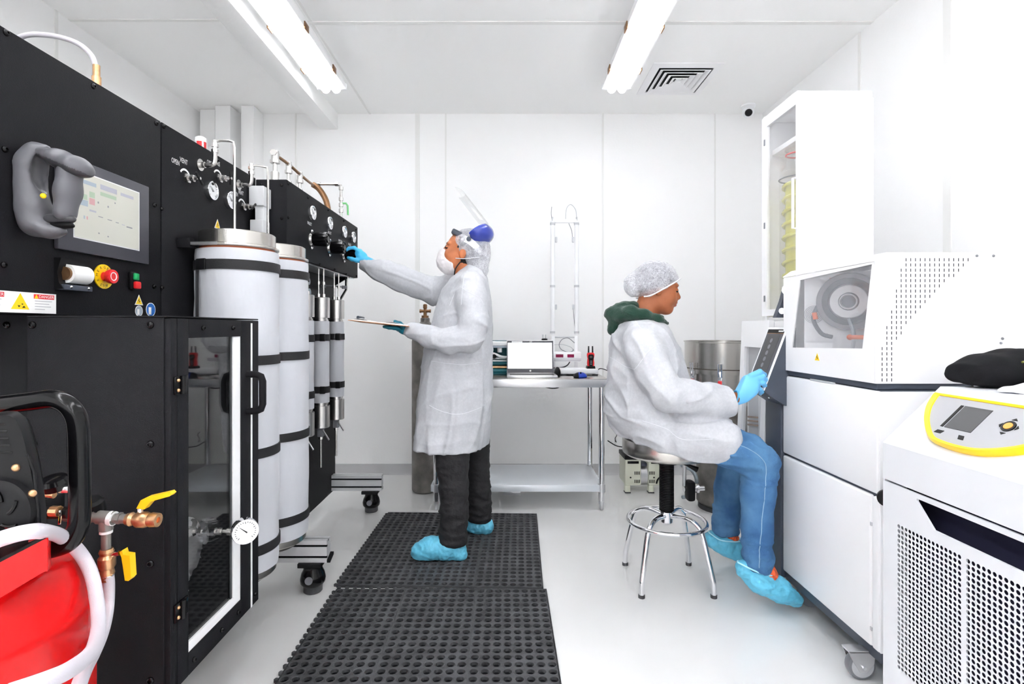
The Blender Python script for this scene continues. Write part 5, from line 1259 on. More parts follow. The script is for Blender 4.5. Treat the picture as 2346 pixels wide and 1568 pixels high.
# glass-door section behind the console
y0, y1 = 2.452, 2.735
MB().rbox((1.262, MY1 + .002, 1.001), (1.6, 2.449, 1.232), .003).build('rear_cover', 'white_paint', mc)
MB().rbox((1.262, y0, .10), (1.62, y1, 1.23), .004).build('dryer_section', 'white_paint', mc)
dr = MB(); x_b, x_t, zb, zt = 1.203, 1.235, .50, 1.236
def dx(z): return x_b + (x_t - x_b) * (z - zb) / (zt - zb)
def bar(mb, ya, yb, za, zb2, d=.022): mb.loft([[(dx(za), ya, za), (dx(za), yb, za), (dx(za) + d, yb, za), (dx(za) + d, ya, za)], [(dx(zb2), ya, zb2), (dx(zb2), yb, zb2), (dx(zb2) + d, yb, zb2), (dx(zb2) + d, ya, zb2)]])
bar(dr, y1 - .042, y1, zb, zt); bar(dr, y0, y0 + .045, zb, zt); bar(dr, y0 + .045, y1 - .042, 1.105, zt); bar(dr, y0 + .045, y1 - .042, zb, .66)
dr = dr.build('glass_door', 'white_paint', mc)
m = MB(); m.loft([[(dx(.66) + .01, y0 + .04, .66), (dx(.66) + .01, y1 - .04, .66), (dx(.66) + .013, y1 - .04, .66), (dx(.66) + .013, y0 + .04, .66)], [(dx(1.105) + .01, y0 + .04, 1.105), (dx(1.105) + .01, y1 - .04, 1.105), (dx(1.105) + .013, y1 - .04, 1.105), (dx(1.105) + .013, y0 + .04, 1.105)]])
m.build('door_glass', 'glass_light', dr, smooth=False)
MB().box((1.256, y0 + .03, .62), (1.262, y1 - .03, 1.12)).build('inner_panel', 'light_grey', mc, smooth=False)
MB().rbox((1.236, y0 + .085, .62), (1.256, y0 + .11, .9), .002).build('inner_post', 'offwhite', mc)
for k in range(3): MB().cyl((1.245, y0 + .12, .72 + k * .02), (1.245, y1 - .05, .705 + k * .02), .005, n=8).build('shelf_wire', 'copper_old', mc)
# ---- windowed hood
hz0, hz1, hy0, hy1, hx0, hx1 = 1.017, 1.425, 1.722, 2.292, 1.216, 1.538
hood = thing('machine_hood', (1.38, 2.0, .995), 'white hood with a clear window over a dark ring rotor, on top of the machine', 'hood')
MB().rbox((hx0 + .01, hy0 + .006, .996), (hx1, hy1, hz0), .003).build('base_plate', 'dark_grey', hood)
win = [(2.165, 1.398), (1.738, 1.412), (1.785, 1.13), (2.225, 1.117)]
outr = [(hy1 - .007, 1.419), (hy0 + .0065, 1.419), (hy0 + .0065, hz0), (hy1 - .007, hz0)]
m = MB()
for i in range(4):
    j = (i + 1) % 4
    q = [(hx0, *outr[i]), (hx0, *outr[j]), (hx0, *win[j]), (hx0, *win[i])]; m.prism(q, (.006, 0, 0))
m.build('window_side', 'white_paint', hood, smooth=False)
MB().prism([(hx0 + .002, *p) for p in win], (.003, 0, 0)).build('window', 'hood_window', hood, smooth=False)
# side towards the viewer, with cut vents shown as dark slits
MB().prism([(hx0, hy0, hz0), (hx1, hy0, hz0), (hx1, hy0, 1.444), (hx0 + .035, hy0, 1.444), (hx0, hy0, 1.4195)], (0, .006, 0)).build('vented_side', 'white_paint', hood, smooth=False)
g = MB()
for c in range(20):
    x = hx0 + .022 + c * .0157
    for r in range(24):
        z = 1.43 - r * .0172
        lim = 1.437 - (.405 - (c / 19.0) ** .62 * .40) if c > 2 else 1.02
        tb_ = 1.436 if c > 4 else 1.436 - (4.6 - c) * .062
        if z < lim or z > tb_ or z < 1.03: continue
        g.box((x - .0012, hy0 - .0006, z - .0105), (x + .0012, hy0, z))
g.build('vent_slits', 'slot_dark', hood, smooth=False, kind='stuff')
MB().prism([(hx0 - .001, hy0 - .001, 1.42), (hx0 + .035, hy0 - .001, 1.4445), (hx1 + .001, hy0 - .001, 1.4445), (hx1 + .001, hy0 - .001, 1.4485), (hx0 + .034, hy0 - .001, 1.4485), (hx0 - .001, hy0 - .001, 1.4245)], (0, hy1 - hy0 + .002, 0)).build('top_cover', 'white_paint', hood, smooth=False)
MB().rbox((hx1 - .006, hy0 + .0065, hz0), (hx1 - .0005, hy1 - .0065, 1.443), .002).build('outer_side', 'white_paint', hood)
MB().rbox((hx0, hy1 - .006, hz0), (hx1, hy1, 1.418), .002).build('rear_side', 'white_paint', hood)
# inside: fan plate and rotor facing the window
n = Vector((-.70, -.714, 0)).normalized(); tt = Vector((.714, -.70, 0)).normalized(); Pc = Vector((1.2985, 2.1, 0))
def ip(s, z, off=0.0): q = Pc + tt * s + n * off; return Vector((q.x, q.y, z))
MB().prism([ip(-.09, hz0), ip(.30, hz0), ip(.30, 1.42), ip(-.09, 1.42)], -n * .004).build('rotor_plate', 'white_plastic', hood, smooth=False)
rc = ip(.072, 1.303)
MB().lathe(rc, n, [(0, .112), (.03, .112), (.034, .108), (.034, .066), (.02, .066)], 56).build('rotor_ring', 'mid_grey', hood)
MB().lathe(rc, n, [(.014, .104), (.036, .090), (.037, .07), (.03, .066)], 56).build('rotor_rim', 'dark_grey', hood)
MB().lathe(rc, n, [(.015, .068), (.028, .067), (.032, .062), (.032, .036), (.028, .034), (.028, .03), (.04, .03), (.042, .027), (.03, .024), (.01, .024), (.01, .001)], 48).build('rotor_hub', 'offwhite', hood)
MB().lathe(rc, n, [(.012, .0235), (.013, .0235), (.013, .001)], 24).build('bore', 'copper_old', hood)
MB().tube([ip(-.03, 1.30, .02), ip(-.05, 1.24, .03), ip(-.02, 1.18, .04), ip(.02, 1.165, .045)], .008, 10, smooth=5).build('rubber_arm', 'dark_grey', hood)
MB().cyl(ip(-.045, 1.262, .035), ip(-.04, 1.235, .035), .009, n=12).build('orange_clip', 'orange', hood)
for k in range(5): MB().torus(ip(-.055, 1.255, .0015), n, .013 + k * .0055, .0009, 32, 5).build('fan_ring', 'mid_grey', hood)
MB().prism([ip(.015, 1.385, .0015), ip(.035, 1.405, .0015), ip(.0, 1.40, .0015)], n * .001).build('orange_triangle', 'orange', hood, smooth=False)
for s, z in ((-.01, 1.345), (-.008, 1.175)): MB().ball(ip(s, z, .001), .004, 8, 6).build('screw', 'mid_grey', hood)
MB().tube([ip(.075, 1.235, .04), ip(.088, 1.20, .05), ip(.095, 1.17, .055)], .007, 10, smooth=4).build('clear_tube', 'hose_clear', hood)
MB().tube([ip(.085, 1.165, .06), ip(.13, 1.165, .06)], .0085, 12).build('orange_fitting', 'orange', hood)
MB().ball(ip(.082, 1.165, .06), .011, 12, 8).build('orange_cap', 'orange', hood)
MB().cyl(ip(.095, 1.155, .06), ip(.09, 1.12, .06), .007, n=10).build('tube_end', 'light_grey', hood)
p = W(1875, 818, 0); Yt = XW * FPX / (1875 - VX)
warn_sticker((hx0, Yt, CAMZ - (818 - VY) / FPX * Yt), .034, (-1, 0, 0), (0, -1, 0), hood)
# lever lock behind the hood
lk = MB().prism([W(1808, 645, 2.31), W(1822, 645, 2.31), W(1815, 690, 2.31), W(1802, 728, 2.31), W(1778, 728, 2.31), W(1792, 690, 2.31), W(1800, 660, 2.31)], (0, .03, 0)).build('hood_lever', 'dark_grey', hood, smooth=False)
MB().lathe(W(1811, 664, 2.30), (-.9, -.45, 0), [(-.012, .02), (.012, .02), (.012, .021), (.02, .021), (.02, .001)], 24).build('lever_knob', 'black_plastic', lk)
MB().lathe(W(1802, 664, 2.285), (-.9, -.45, 0), [(.0, .021), (.004, .021), (.004, .001)], 24).build('knob_face', 'white_plastic', lk)
MB().lathe(W(1791, 713, 2.305), (0, -1, 0), [(0, .014), (.003, .014), (.003, .001)], 20).build('round_sticker', 'white_plastic', lk)
# second white box to the right
bx = thing('control_box', (1.72, 2.0, .99), 'plain white equipment box at the right edge behind the black bag', 'box')
MB().rbox((1.552, 1.74, .997), (1.90, 2.29, 1.452), .004).build('case', 'white_paint', bx)
MB().rbox((1.552, 1.735, 1.0), (1.90, 1.741, 1.092), .002).build('lower_cover', 'white_plastic', bx)
for x, z in ((1.565, 1.44), (1.62, 1.44), (1.565, 1.075), (1.625, 1.075), (1.645, 1.15), (1.65, 1.165)): MB().ball((x, 1.739 if z > 1.1 else 1.734, z), .0045 if z > 1.1 else .008, 10, 6).build('screw', 'mid_grey' if z > 1.1 else 'chrome', bx)
MB().rbox((1.54, 1.735, .997), (1.551, 1.76, 1.12), .002).build('hinge', 'black_plastic', bx)
MB().rbox((1.54, 1.75, 1.12), (1.551, 1.77, 1.445), .002).build('hinge_strip', 'light_grey', bx)

# ================================================================ tall glassware cabinet
tw = thing('glassware_cabinet', (1.45, 2.46, 0), 'tall narrow white cabinet with an open side window and yellow glass coil', 'cabinet')
x0, x1, y0, y1, z0, z1 = 1.296, 1.612, 2.296, 2.615, 1.002, 2.243
MB().rbox((x0, y0, z0), (x1, y0 + .02, z1), .006, 3).build('front_wall', 'white_paint', tw)
MB().rbox((x1 - .019, y0 + .0205, z0), (x1 + .018, y1 - .016, z1 - .0215), .004).build('back_wall', 'white_paint', tw)
MB().rbox((x0, y1 - .015, z0), (x1, y1, z1 - .0215), .004).build('far_wall', 'white_paint', tw)
MB().rbox((x0 + .001, y0 + .0205, z1 - .021), (x1 - .001, y1 - .001, z1 - .001), .004).build('top_wall', 'white_paint', tw)
MB().rbox((x0 + .01, y0 + .0205, 1.2405), (x1 - .02, y1 - .016, 1.255), .003).build('floor_plate', 'white_paint', tw)
MB().rbox((x0 + .02, y0 + .02, 1.0), (x1 - .02, y1 - .02, 1.24), .003).build('pedestal', 'white_paint', tw)
ex = x0 - .0006; fr = MB(); fr.box((x0 - .016, y0 + .001, 1.26), (ex, y0 + .014, z1 - .001)); fr.box((x0 - .016, y1 - .05, 1.26), (ex, y1 - .001, z1 - .001)); fr.box((x0 - .016, y0 + .014, z1 - .055), (ex, y1 - .05, z1 - .001)); fr.box((x0 - .016, y0 + .014, 1.26), (ex, y1 - .05, 1.29))
fr = fr.build('window_door', 'white_plastic', tw, smooth=False)
MB().box((x0 - .009, y0 + .012, 1.285), (x0 - .006, y1 - .045, z1 - .05)).build('pane', 'glass_light', fr, smooth=False)
MB().tube([(x0 - .012, y0 + .008, 1.86), (x0 - .032, y0 + .008, 1.86), (x0 - .032, y0 + .008, 1.64), (x0 - .012, y0 + .008, 1.64)], .006, 8).build('pull_handle', 'offwhite', fr)
for z in (2.1, 1.69, 1.33): MB().rbox((x0 - .02, y1 - .035, z), (x0 - .016, y1 - .025, z + .03), .001).build('hinge', 'mid_grey', fr)
MB().rbox((x0 + .02, y0 + .03, 2.05), (x1 - .04, y1 - .03, 2.075), .003).build('upper_shelf', 'white_paint', tw)
jx, jy = 1.378, 2.475
jr = MB().lathe((jx, jy, 1.262), (0, 0, 1), [(0, .03), (.02, .06), (.04, .074), (.66, .074), (.69, .06), (.70, .045), (.78, .045), (.78, .052), (.80, .052), (.80, .001)], 36).build('glass_condenser', 'glass_light', tw)
co = [(jx + .058 * math.cos(t * .5), jy + .058 * math.sin(t * .5), 1.30 + .0048 * t) for t in range(0, 124)]
MB().tube(co, .009, 8).build('yellow_coil', 'yellow_glass', jr)
MB().cyl((jx, jy, 1.29), (jx, jy, 1.88), .05, n=24).build('yellow_core', 'yellow_glass', jr)
MB().torus((jx, jy, 1.905), (0, 0, 1), .076, .0035, 36, 8).build('clamp_band', 'mid_grey', jr)
MB().torus((jx, jy, 2.02), (0, 0, 1), .047, .004, 28, 8).build('clamp_band', 'red', jr)

# ================================================================ circulation chiller in the near right corner
KX, KY0, KY1 = 1.08, .62, 1.498
ck = thing('circulation_chiller', (1.35, 1.05, 0), 'white circulation chiller with a perforated grille and yellow-rimmed control panel', 'chiller')
prof = [(KX + .001, .05), (KX + .001, .765), (KX + .001, .8705), (KX + .166, 1.0305), (1.653, 1.0255), (1.653, .03), (KX + .02, .03)]
MB().prism([(x, KY1 - .006, z) for x, z in prof], (0, .006, 0)).build('far_side', 'chiller_white', ck, smooth=False)
MB().prism([(x, KY0, z) for x, z in prof], (0, .006, 0)).build('near_side', 'chiller_white', ck, smooth=False)
m = MB().prism([(KX, KY0 - .001, .8728), (KX + .165, KY0 - .001, 1.033), (KX + .170, KY0 - .001, 1.03), (KX + .004, KY0 - .001, .869)], (0, KY1 - KY0 + .002, 0)).build('sloped_front', 'chiller_white', ck, smooth=False)
MB().rbox((KX + .164, KY0 - .001, 1.026), (1.661, KY1 + .001, 1.033), .002).build('top_cover', 'chiller_white', ck)
MB().box((KX, KY0 - .001, .771), (KX + .006, KY1 + .001, .8725)).build('upper_front', 'chiller_white', ck, smooth=False)
MB().rbox((1.654, KY0, .03), (1.66, KY1, 1.03), .002).build('back_side', 'chiller_white', ck)
MB().rbox((KX + .06, KY0 + .01, .03), (1.65, KY1 - .01, .76), .002).build('grille_shade_block', 'grille_shade', ck)  # coloured dark to paint in the shade behind the grille holes
for x, y in ((KX + .06, KY0 + .06), (KX + .06, KY1 - .06), (1.6, KY0 + .06), (1.6, KY1 - .06)): MB().cyl((x, y, 0), (x, y, .035), .025, n=16).build('foot', 'black_rubber', ck)
# lower front with the grip recess and the perforated fields
gy = lambda px: KX * FPX / (px - VX)
ya, yb = gy(2055), gy(2203); yc, yd = gy(2212), .66
def perf(mb, y1_, y0_, z0_, z1_, n, rows):
    N = 10; py = (y1_ - y0_) / n; pz = (z1_ - z0_) / rows; r = min(py, pz) * .41
    for i in range(n):
        for j in range(rows):
            cy_, cz_ = y1_ - (i + .5) * py, z0_ + (j + .5) * pz
            o = []; q = []; q2 = []
            for k in range(N):
                a_ = 2 * PI * (k + .5) / N; c_, s_ = math.cos(a_), math.sin(a_); m_ = max(abs(c_), abs(s_)); 
                o.append((KX, cy_ + c_ / m_ * py / 2, cz_ + s_ / m_ * pz / 2)); q.append((KX, cy_ + c_ * r, cz_ + s_ * r)); q2.append((KX + .0015, cy_ + c_ * r, cz_ + s_ * r))
            mb.loft([o, q, q2], cap=False)
            for sy_, sz_ in ((1, 1), (1, -1), (-1, -1), (-1, 1)):     # close the corner slivers
                best = sorted(o, key=lambda p_: (p_[1] - cy_ - sy_ * py / 2) ** 2 + (p_[2] - cz_ - sz_ * pz / 2) ** 2)[:2]
                mb.add([best[0], best[1], (KX, cy_ + sy_ * py / 2, cz_ + sz_ * pz / 2)], [(0, 1, 2)])
gz0, gz1 = .262, .662
fp = MB()
fp.box((KX, KY0, .05), (KX + .006, KY1, gz0)); fp.box((KX, ya, gz0), (KX + .006, KY1, gz1)); fp.box((KX, yc, gz0), (KX + .006, yb, gz1)); fp.box((KX, KY0, gz0), (KX + .006, yd, gz1))
yr = gy(2100)
fp.prism([(KX, KY1, gz1), (KX, KY1, .765), (KX, yr, .765), (KX, yr, .745), (KX, yr - .055, .69), (KX, KY0, .69), (KX, KY0, gz1)], (.006, 0, 0)); fp.box((KX, KY0, .752), (KX + .006, yr, .765))
perf(fp, ya, yb, gz0, gz1, 16, 30); perf(fp, yc, yd, gz0, gz1, 43, 30)
fp.build('perforated_front', 'chiller_white', ck, smooth=False)
# control panel: yellow rim, grey plate
sl0 = Vector((KX, 0, .872)); sd = Vector((.165, 0, .16)).normalized(); sn = Vector((-sd.z, 0, sd.x)).normalized()
def cp(y, t, o=0.0): q = sl0 + sd * t + sn * o; return Vector((q.x, y, q.z))
shape = [(1.478, .197), (1.478, .185), (1.462, .14), (1.425, .09), (1.372, .045), (1.33, .033), (1.27, .030), (1.21, .038), (1.14, .07), (1.09, .12), (1.06, .17), (1.055, .197)]
shape = [(p.x, p.y) for p in spline([Vector((y, t_, 0)) for y, t_ in shape[:-1]] + [Vector((*shape[-1], 0))], 4)]
cen_y, cen_t = 1.27, .125
def off(sh, f): return [(cen_y + (y - cen_y) * f, cen_t + (t_ - cen_t) * (f - .02)) for y, t_ in sh]
def ringpts(sh, o): return [cp(y, t_, o) for y, t_ in sh]
MB().loft([ringpts(off(shape, .97), 0), ringpts(off(shape, .99), .010), ringpts(off(shape, .95), .020), ringpts(off(shape, .87), .018), ringpts(off(shape, .86), .013)]).build('yellow_rim', 'chiller_yellow', ck, angle=60)
pl = MB().loft([ringpts(off(shape, .87), .008), ringpts(off(shape, .87), .0155)]).build('control_plate', 'control_grey', ck, smooth=False)
def crect(name, y0_, y1_, t0_, t1_, sk, m_, o0=.0155, o1=.0168):
    q = [(y0_, t0_), (y1_, t0_), (y1_ + sk, t1_), (y0_ + sk, t1_)]
    return MB().loft([ringpts(q, o0), ringpts(q, o1)]).build(name, m_, pl, smooth=False)
crect('display', 1.275, 1.352, .088, .165, .0, 'lcd_dark'); crect('display_edge', 1.356, 1.364, .088, .165, .0, 'print_black')
crect('soft_key', 1.345, 1.365, .066, .076, -.004, 'print_black'); crect('soft_key', 1.275, 1.29, .062, .074, .006, 'print_black')
bc_ = cp(1.208, .128, .0155)
MB().lathe(bc_, sn, [(0, .0155), (.003, .0155), (.003, .011), (.0025, .011)], 24).build('key_ring', 'print_black', pl)
MB().lathe(bc_, sn, [(0, .0105), (.004, .0095), (.0045, .001)], 24).build('key_button', 'amber', pl)
for dy, dt in ((.024, 0), (-.024, 0), (0, .026), (0, -.026)):
    q = [(1.208 + dy, .128 + dt), (1.208 + dy * .75 + dt * .28, .128 + dt * .75 + dy * .28), (1.208 + dy * .75 - dt * .28, .128 + dt * .75 - dy * .28)]
    MB().loft([ringpts(q, .0155), ringpts(q, .0168)]).build('arrow_key', 'print_black', pl, smooth=False)
# ---- black soft case and tissue on top
zt = 1.033
bg = thing('soft_case', (1.42, 1.40, zt), 'black padded soft case with a zip lying on the white chiller', 'bag')
f = SDF((1.22, 1.34, zt - .02), (1.75, 1.62, zt + .16), .006)
for y_ in (1.445, 1.48, 1.52): f.chain([(1.305, y_, zt + .038), (1.36, y_, zt + .046), (1.44, y_, zt + .054), (1.66, y_, zt + .058)], [.028, .036, .044, .046], k=.03)
f.cut((0, 0, zt + .002), (0, 0, -1)); f.cut((1.284, 0, zt + .03), (-1, 0, .25))
f.mesh('case', 'bag', bg, disp=lambda P: .0025 * vnoise(P, 25))
MB().tube([(1.39, 1.4095, zt + .075), (1.46, 1.404, zt + .086), (1.6, 1.402, zt + .092)], .003, 6, smooth=4).build('zip', 'bag_trim', bg)
MB().rbox((1.42, 1.385, zt + .012), (1.46, 1.41, zt + .06), .008).build('buckle', 'black_gloss', bg)
MB().torus((1.41, 1.402, zt + .045), (0, 1, 0), .014, .0035, 20, 6).build('buckle_ring', 'black_gloss', bg)
MB().tube([(1.44, 1.395, zt + .04), (1.48, 1.385, zt + .035), (1.53, 1.385, zt + .03)], .010, 8, smooth=4).build('carry_strap', 'strap', bg)
ts = SDF((1.15, 1.2, zt - .02), (1.6, 1.42, zt + .08), .005)
ts.ell((1.34, 1.34, zt + .006), (.075, .04, .012), k=.0); ts.ell((1.40, 1.35, zt + .014), (.055, .035, .022), k=.02); ts.cut((0, 0, zt + .001), (0, 0, -1))
o = ts.mesh('tissue', 'tissue', disp=lambda P: .006 * vnoise(P, 30)); tag(o, 'crumpled white tissue in front of the black soft case', 'tissue')
# ================================================================ people
def head_frame(px, py, Y, face, tilt, sc):
    """face: +1 looks to +X, -1 to -X; tilt > 0 looks up"""
    c, s = math.cos(tilt), math.sin(tilt)
    x = Vector((face * c, 0, s)); z = Vector((-face * s, 0, c)); y = z.cross(x)
    o = W(px, py, Y)
    M = np.array([[x[i], y[i], z[i]] for i in range(3)])
    def H(a, b, c_): return o + (x * a + y * b + z * c_) * sc
    return H, M, sc, o
def add_head(f, fr):
    H, M, s, o = fr
    E = lambda c, r, k=.02, sub=False: f.ell(H(*c), tuple(q * s for q in r), k, M, sub)
    E((-.014, 0, .036), (.098, .074, .088)); E((.030, 0, -.02), (.066, .062, .088), .03); E((.034, 0, -.076), (.054, .050, .040), .03)
    E((.068, 0, -.099), (.020, .024, .018), .025)
    for t in (-1, 1):
        E((.055, t * .038, -.035), (.034, .026, .034), .02)
        E((.080, t * .028, .024), (.014, .026, .010), .012)
        E((.104, t * .030, .004), (.017, .019, .012), .012, True)
        E((.0835, t * .031, .002), (.0125, .0145, .011), .006)
        E((-.008, t * .074, -.012), (.019, .009, .030), .006)
    f.cone(H(.090, 0, .012), H(.110, 0, -.027), .008 * s, .0125 * s, .012)
    for t in (-1, 1): E((.099, t * .012, -.033), (.010, .009, .008), .006)
    E((.092, 0, -.052), (.014, .028, .016), .016)
    E((.1005, 0, -.0565), (.009, .021, .0065), .004); E((.098, 0, -.0695), (.0095, .019, .0075), .004)
    f.cone(H(-.025, 0, -.05), H(-.055, 0, -.19), .052 * s, .056 * s, .03)
def head_pick(fr, hair_test, ez=.001):
    H, M, s, o = fr; O = np.array(o)
    def pick(P):
        L = (P - O) @ M / s; x, y, z = L[:, 0], L[:, 1], L[:, 2]; m = np.zeros(len(P), int)
        m[(x > .085) & (np.abs(y) < .021) & (z < -.05) & (z > -.077) & (x > .096 - .25 * np.abs(y))] = 1
        m[(x > .06) & (np.abs(np.abs(y) - .03) < .019) & (np.abs(z - .028 + .10 * np.abs(np.abs(y) - .026)) < .0052)] = 2
        m[hair_test(x, y, z)] = 2
        m[(x > .07) & (np.abs(np.abs(y) - .032) < .015) & (np.abs(z - ez + .12 * np.abs(np.abs(y) - .028)) < .0036)] = 3
        return m
    return pick
def folds(P, a, sc, seed):
    n = vnoise(P, sc, seed); return a * (1 - 2 * np.abs(n)) + a * .5 * vnoise(P, [q * 2.3 for q in (sc if not np.isscalar(sc) else [sc] * 3)], seed + 3)

def crease(P, d, along, across, amp, seed):
    """sharp cloth creases running along d (a direction in the XZ plane)"""
    d = np.array(d, float); d /= np.linalg.norm(d); u = P[:, 0] * d[0] + P[:, 2] * d[1]; v = -P[:, 0] * d[1] + P[:, 2] * d[0]
    Q = np.stack([u * along, v * across, P[:, 1] * (along + across) * .5], 1)
    n = vnoise(Q, 1.0, seed); return amp * (np.clip(1 - np.abs(n) * 4.5, 0, 1) ** 1.3 - .35 + .5 * n)
# ---------------------------------------------------------------- the standing worker
YW = 2.86
w = thing('person', (W(1060, 0, YW).x, YW, .0155), 'standing person in a white lab coat and raised face shield turning a knob', 'person')
fr = head_frame(1061, 579, YW, -1, math.radians(13), 1.03)
H, HM, hs_, ho = fr
sh_n, el_n, wr_n = W(1082, 668, 2.66), W(1076, 778, 2.60), W(938, 756, 2.68)
sh_f, el_f, wr_f = W(1035, 668, 3.06), W(925, 642, 3.08), W(834, 597, 3.13)
hip_n, kn_n, an_n = W(1040, 1010, 2.74), W(1038, 1125, 2.72), W(1036, 1238, 2.70)
hip_f, kn_f, an_f = W(1092, 1000, 3.0), W(1094, 1110, 3.03), W(1096, 1190, 3.04)
b = SDF((-1.0, 2.5, 0.02), (.05, 3.25, 1.80), .012, fine=((ho.x - .16, YW - .10, ho.z - .17), (ho.x + .17, YW + .10, ho.z + .16), .0034))
add_head(b, fr)
xc = lambda a_, b_: ((a_ + b_) / 2 - VX) / FPX * YW
b.stack([(.80, xc(1000, 1120), YW, .10, .14), (1.1, xc(1000, 1120), YW, .095, .13), (1.35, xc(1015, 1120), YW, .10, .16), (1.45, xc(1035, 1115), YW, .07, .14), (1.50, xc(1055, 1105), YW, .04, .07)], k=.03)
b.chain([sh_n, el_n, wr_n], [.045, .04, .028]); b.chain([sh_f, el_f, wr_f], [.045, .038, .028])
b.chain([hip_n, kn_n, an_n], [.06, .05, .035]); b.chain([hip_f, kn_f, an_f], [.055, .045, .035])
hairw = lambda x, y, z: (x < .045) & (z > -.10 - x * 0) & ((x < .028 - (z < .01) * .03) & (z > -.06)) & ~((np.abs(y) > .06) & (np.abs(x + .008) < .016) & (np.abs(z + .012) < .03)) | ((x < .075) & (z > .075))
b.mesh('body', ['skin_mid', 'skin_lips', 'hair', 'eye_dark'], w, relax=1, pick=head_pick(fr, hairw))
for t in (-1, 1):
    e = MB().ball(H(.0865, t * .031, .003), .0108 * hs_, 14, 10).build('eye', 'eye_dark', w)
# hair lock beside the neck
MB().tube([H(-.005, .073, -.06), H(.012, .07, -.10), H(.008, .066, -.14), H(-.006, .06, -.165)], .0035, 8, smooth=5).build('hair_lock', 'hair', w)
# hair net
f = SDF((ho.x - .16, YW - .14, ho.z - .22), (ho.x + .24, YW + .14, ho.z + .18), .0045)
f.ell(H(-.030, 0, .038), (.104 * hs_, .086 * hs_, .094 * hs_), 0, HM); f.ell(H(-.085, 0, -.045), (.062, .07, .085), .05, HM); f.ell(H(-.10, 0, -.10), (.04, .05, .055), .04, HM)
f.cut(H(.052, 0, .06), (np.array(HM[:, 0]) * .88 - np.array(HM[:, 2]) * .42))
f.mesh('hair_net', 'hairnet', w, disp=lambda P: .004 * folds(P, 1, 22, 2.0))
# face mask with its elastic
f = SDF((ho.x - .2, YW - .12, ho.z - .18), (ho.x + .06, YW + .12, ho.z + .06), .0038)
f.ell(H(.052, 0, -.068), (.072, .060, .066), 0, HM); f.ell(H(.092, 0, -.05), (.034, .036, .05), .03, HM); f.ell(H(.10, 0, -.025), (.02, .018, .022), .02, HM)
f.cut(H(.10, 0, -.006), np.array(HM[:, 2]) * .9 - np.array(HM[:, 0]) * .42); f.cut(H(.018, 0, -.06), -np.array(HM[:, 0]) + .25 * np.array(HM[:, 2]))
f.mesh('face_mask', 'mask_white', w, disp=lambda P: .002 * folds(P, 1, 30, 5.0))
for t in (1, -1): MB().tube([H(.024, t * .064, -.045), H(-.02, t * .081, -.040), H(-.075, t * .082, -.022), H(-.115, t * .06, -.008)], .0022, 6, smooth=5).build('mask_elastic', 'seam_white', w)
# face shield, visor lifted
fs = SDF((ho.x - .1, YW - .16, ho.z - .06), (ho.x + .26, YW + .16, ho.z + .2), .0045)
pA, pB, pC = W(1077, 541, YW), W(1119, 512, YW), W(1123, 562, YW)
fs.ell(W(1095, 537, YW), (.088, .128, .064), 0); fs.cut(pA, (-(pB - pA).z, 0, (pB - pA).x))
fs.cut(W(1078, 556, YW), ((W(1112, 563, YW) - W(1078, 556, YW)).z, 0, -(W(1112, 563, YW) - W(1078, 556, YW)).x)); fs.cut(W(1076, 545, YW), (-1, 0, .1))
fs.ell(W(1080, 541, YW), (.085, .105, .05), 0, sub=True)
shd = fs.mesh('face_shield', 'shield_blue', w, relax=2)
m = MB(); d = (W(1067, 446, YW) - W(1121, 516, YW)); rings = []
base = W(1119, 514, YW)
for k in range(13):
    a_ = -1.25 + 2.5 * k / 12
    q = base + Vector((-.085 * (1 - math.cos(a_)) * .75, math.sin(a_) * .118, -.085 * (1 - math.cos(a_)) * -.10))
    rings.append([q, q + d * .5, q + d, q + d + Vector((.0012, 0, .001)), q + d * .5 + Vector((.0012, 0, .001)), q + Vector((.0012, 0, .001))])
m.loft(rings).build('visor', 'visor', shd, angle=60)
band = [(W(1046, 541, YW), .0), (W(1062, 550, YW), .072), (W(1082, 562, YW), .092), (W(1098, 577, YW), .07), (W(1106, 588, YW), .0)]
for t in (-1, 1):
    m = MB(); P_ = spline([p + Vector((0, t * y, 0)) for p, y in band], 5); rings = []
    for i, p in enumerate(P_):
        hgt = .017; n_ = Vector((p.x - ho.x, p.y - YW, 0)).normalized() * .0025; u_ = Vector((-.55, 0, .83)) * 0 + (Vector((.5, 0, .86)))
        rings.append([p - u_ * hgt, p + u_ * hgt, p + u_ * hgt + n_, p - u_ * hgt + n_])
    m.loft(rings).build('head_strap', 'white_plastic', shd)
MB().rbox((-.034, -.062, -.012), (.026, .062, .018), .008, M=Matrix.Translation(W(1050, 540, YW)) @ Matrix.Rotation(math.radians(26), 4, 'Y')).build('brow_pad', 'dark_grey', shd)
MB().rbox((-.012, -.035, -.026), (.012, .035, .026), .006, M=Matrix.Translation(W(1104, 587, YW)) @ Matrix.Rotation(math.radians(-32), 4, 'Y')).build('ratchet', 'black_plastic', shd)
MB().cyl(W(1112, 594, YW - .02), W(1112, 594, YW + .02), .010, n=10).build('ratchet_knob', 'black_plastic', shd)
for t in (-1, 1): MB().lathe(W(1074, 548, YW + t * .108), (0, t, 0), [(0, .013), (.008, .012), (.01, .007), (.01, .001)], 18).build('pivot_knob', 'dark_grey', shd)
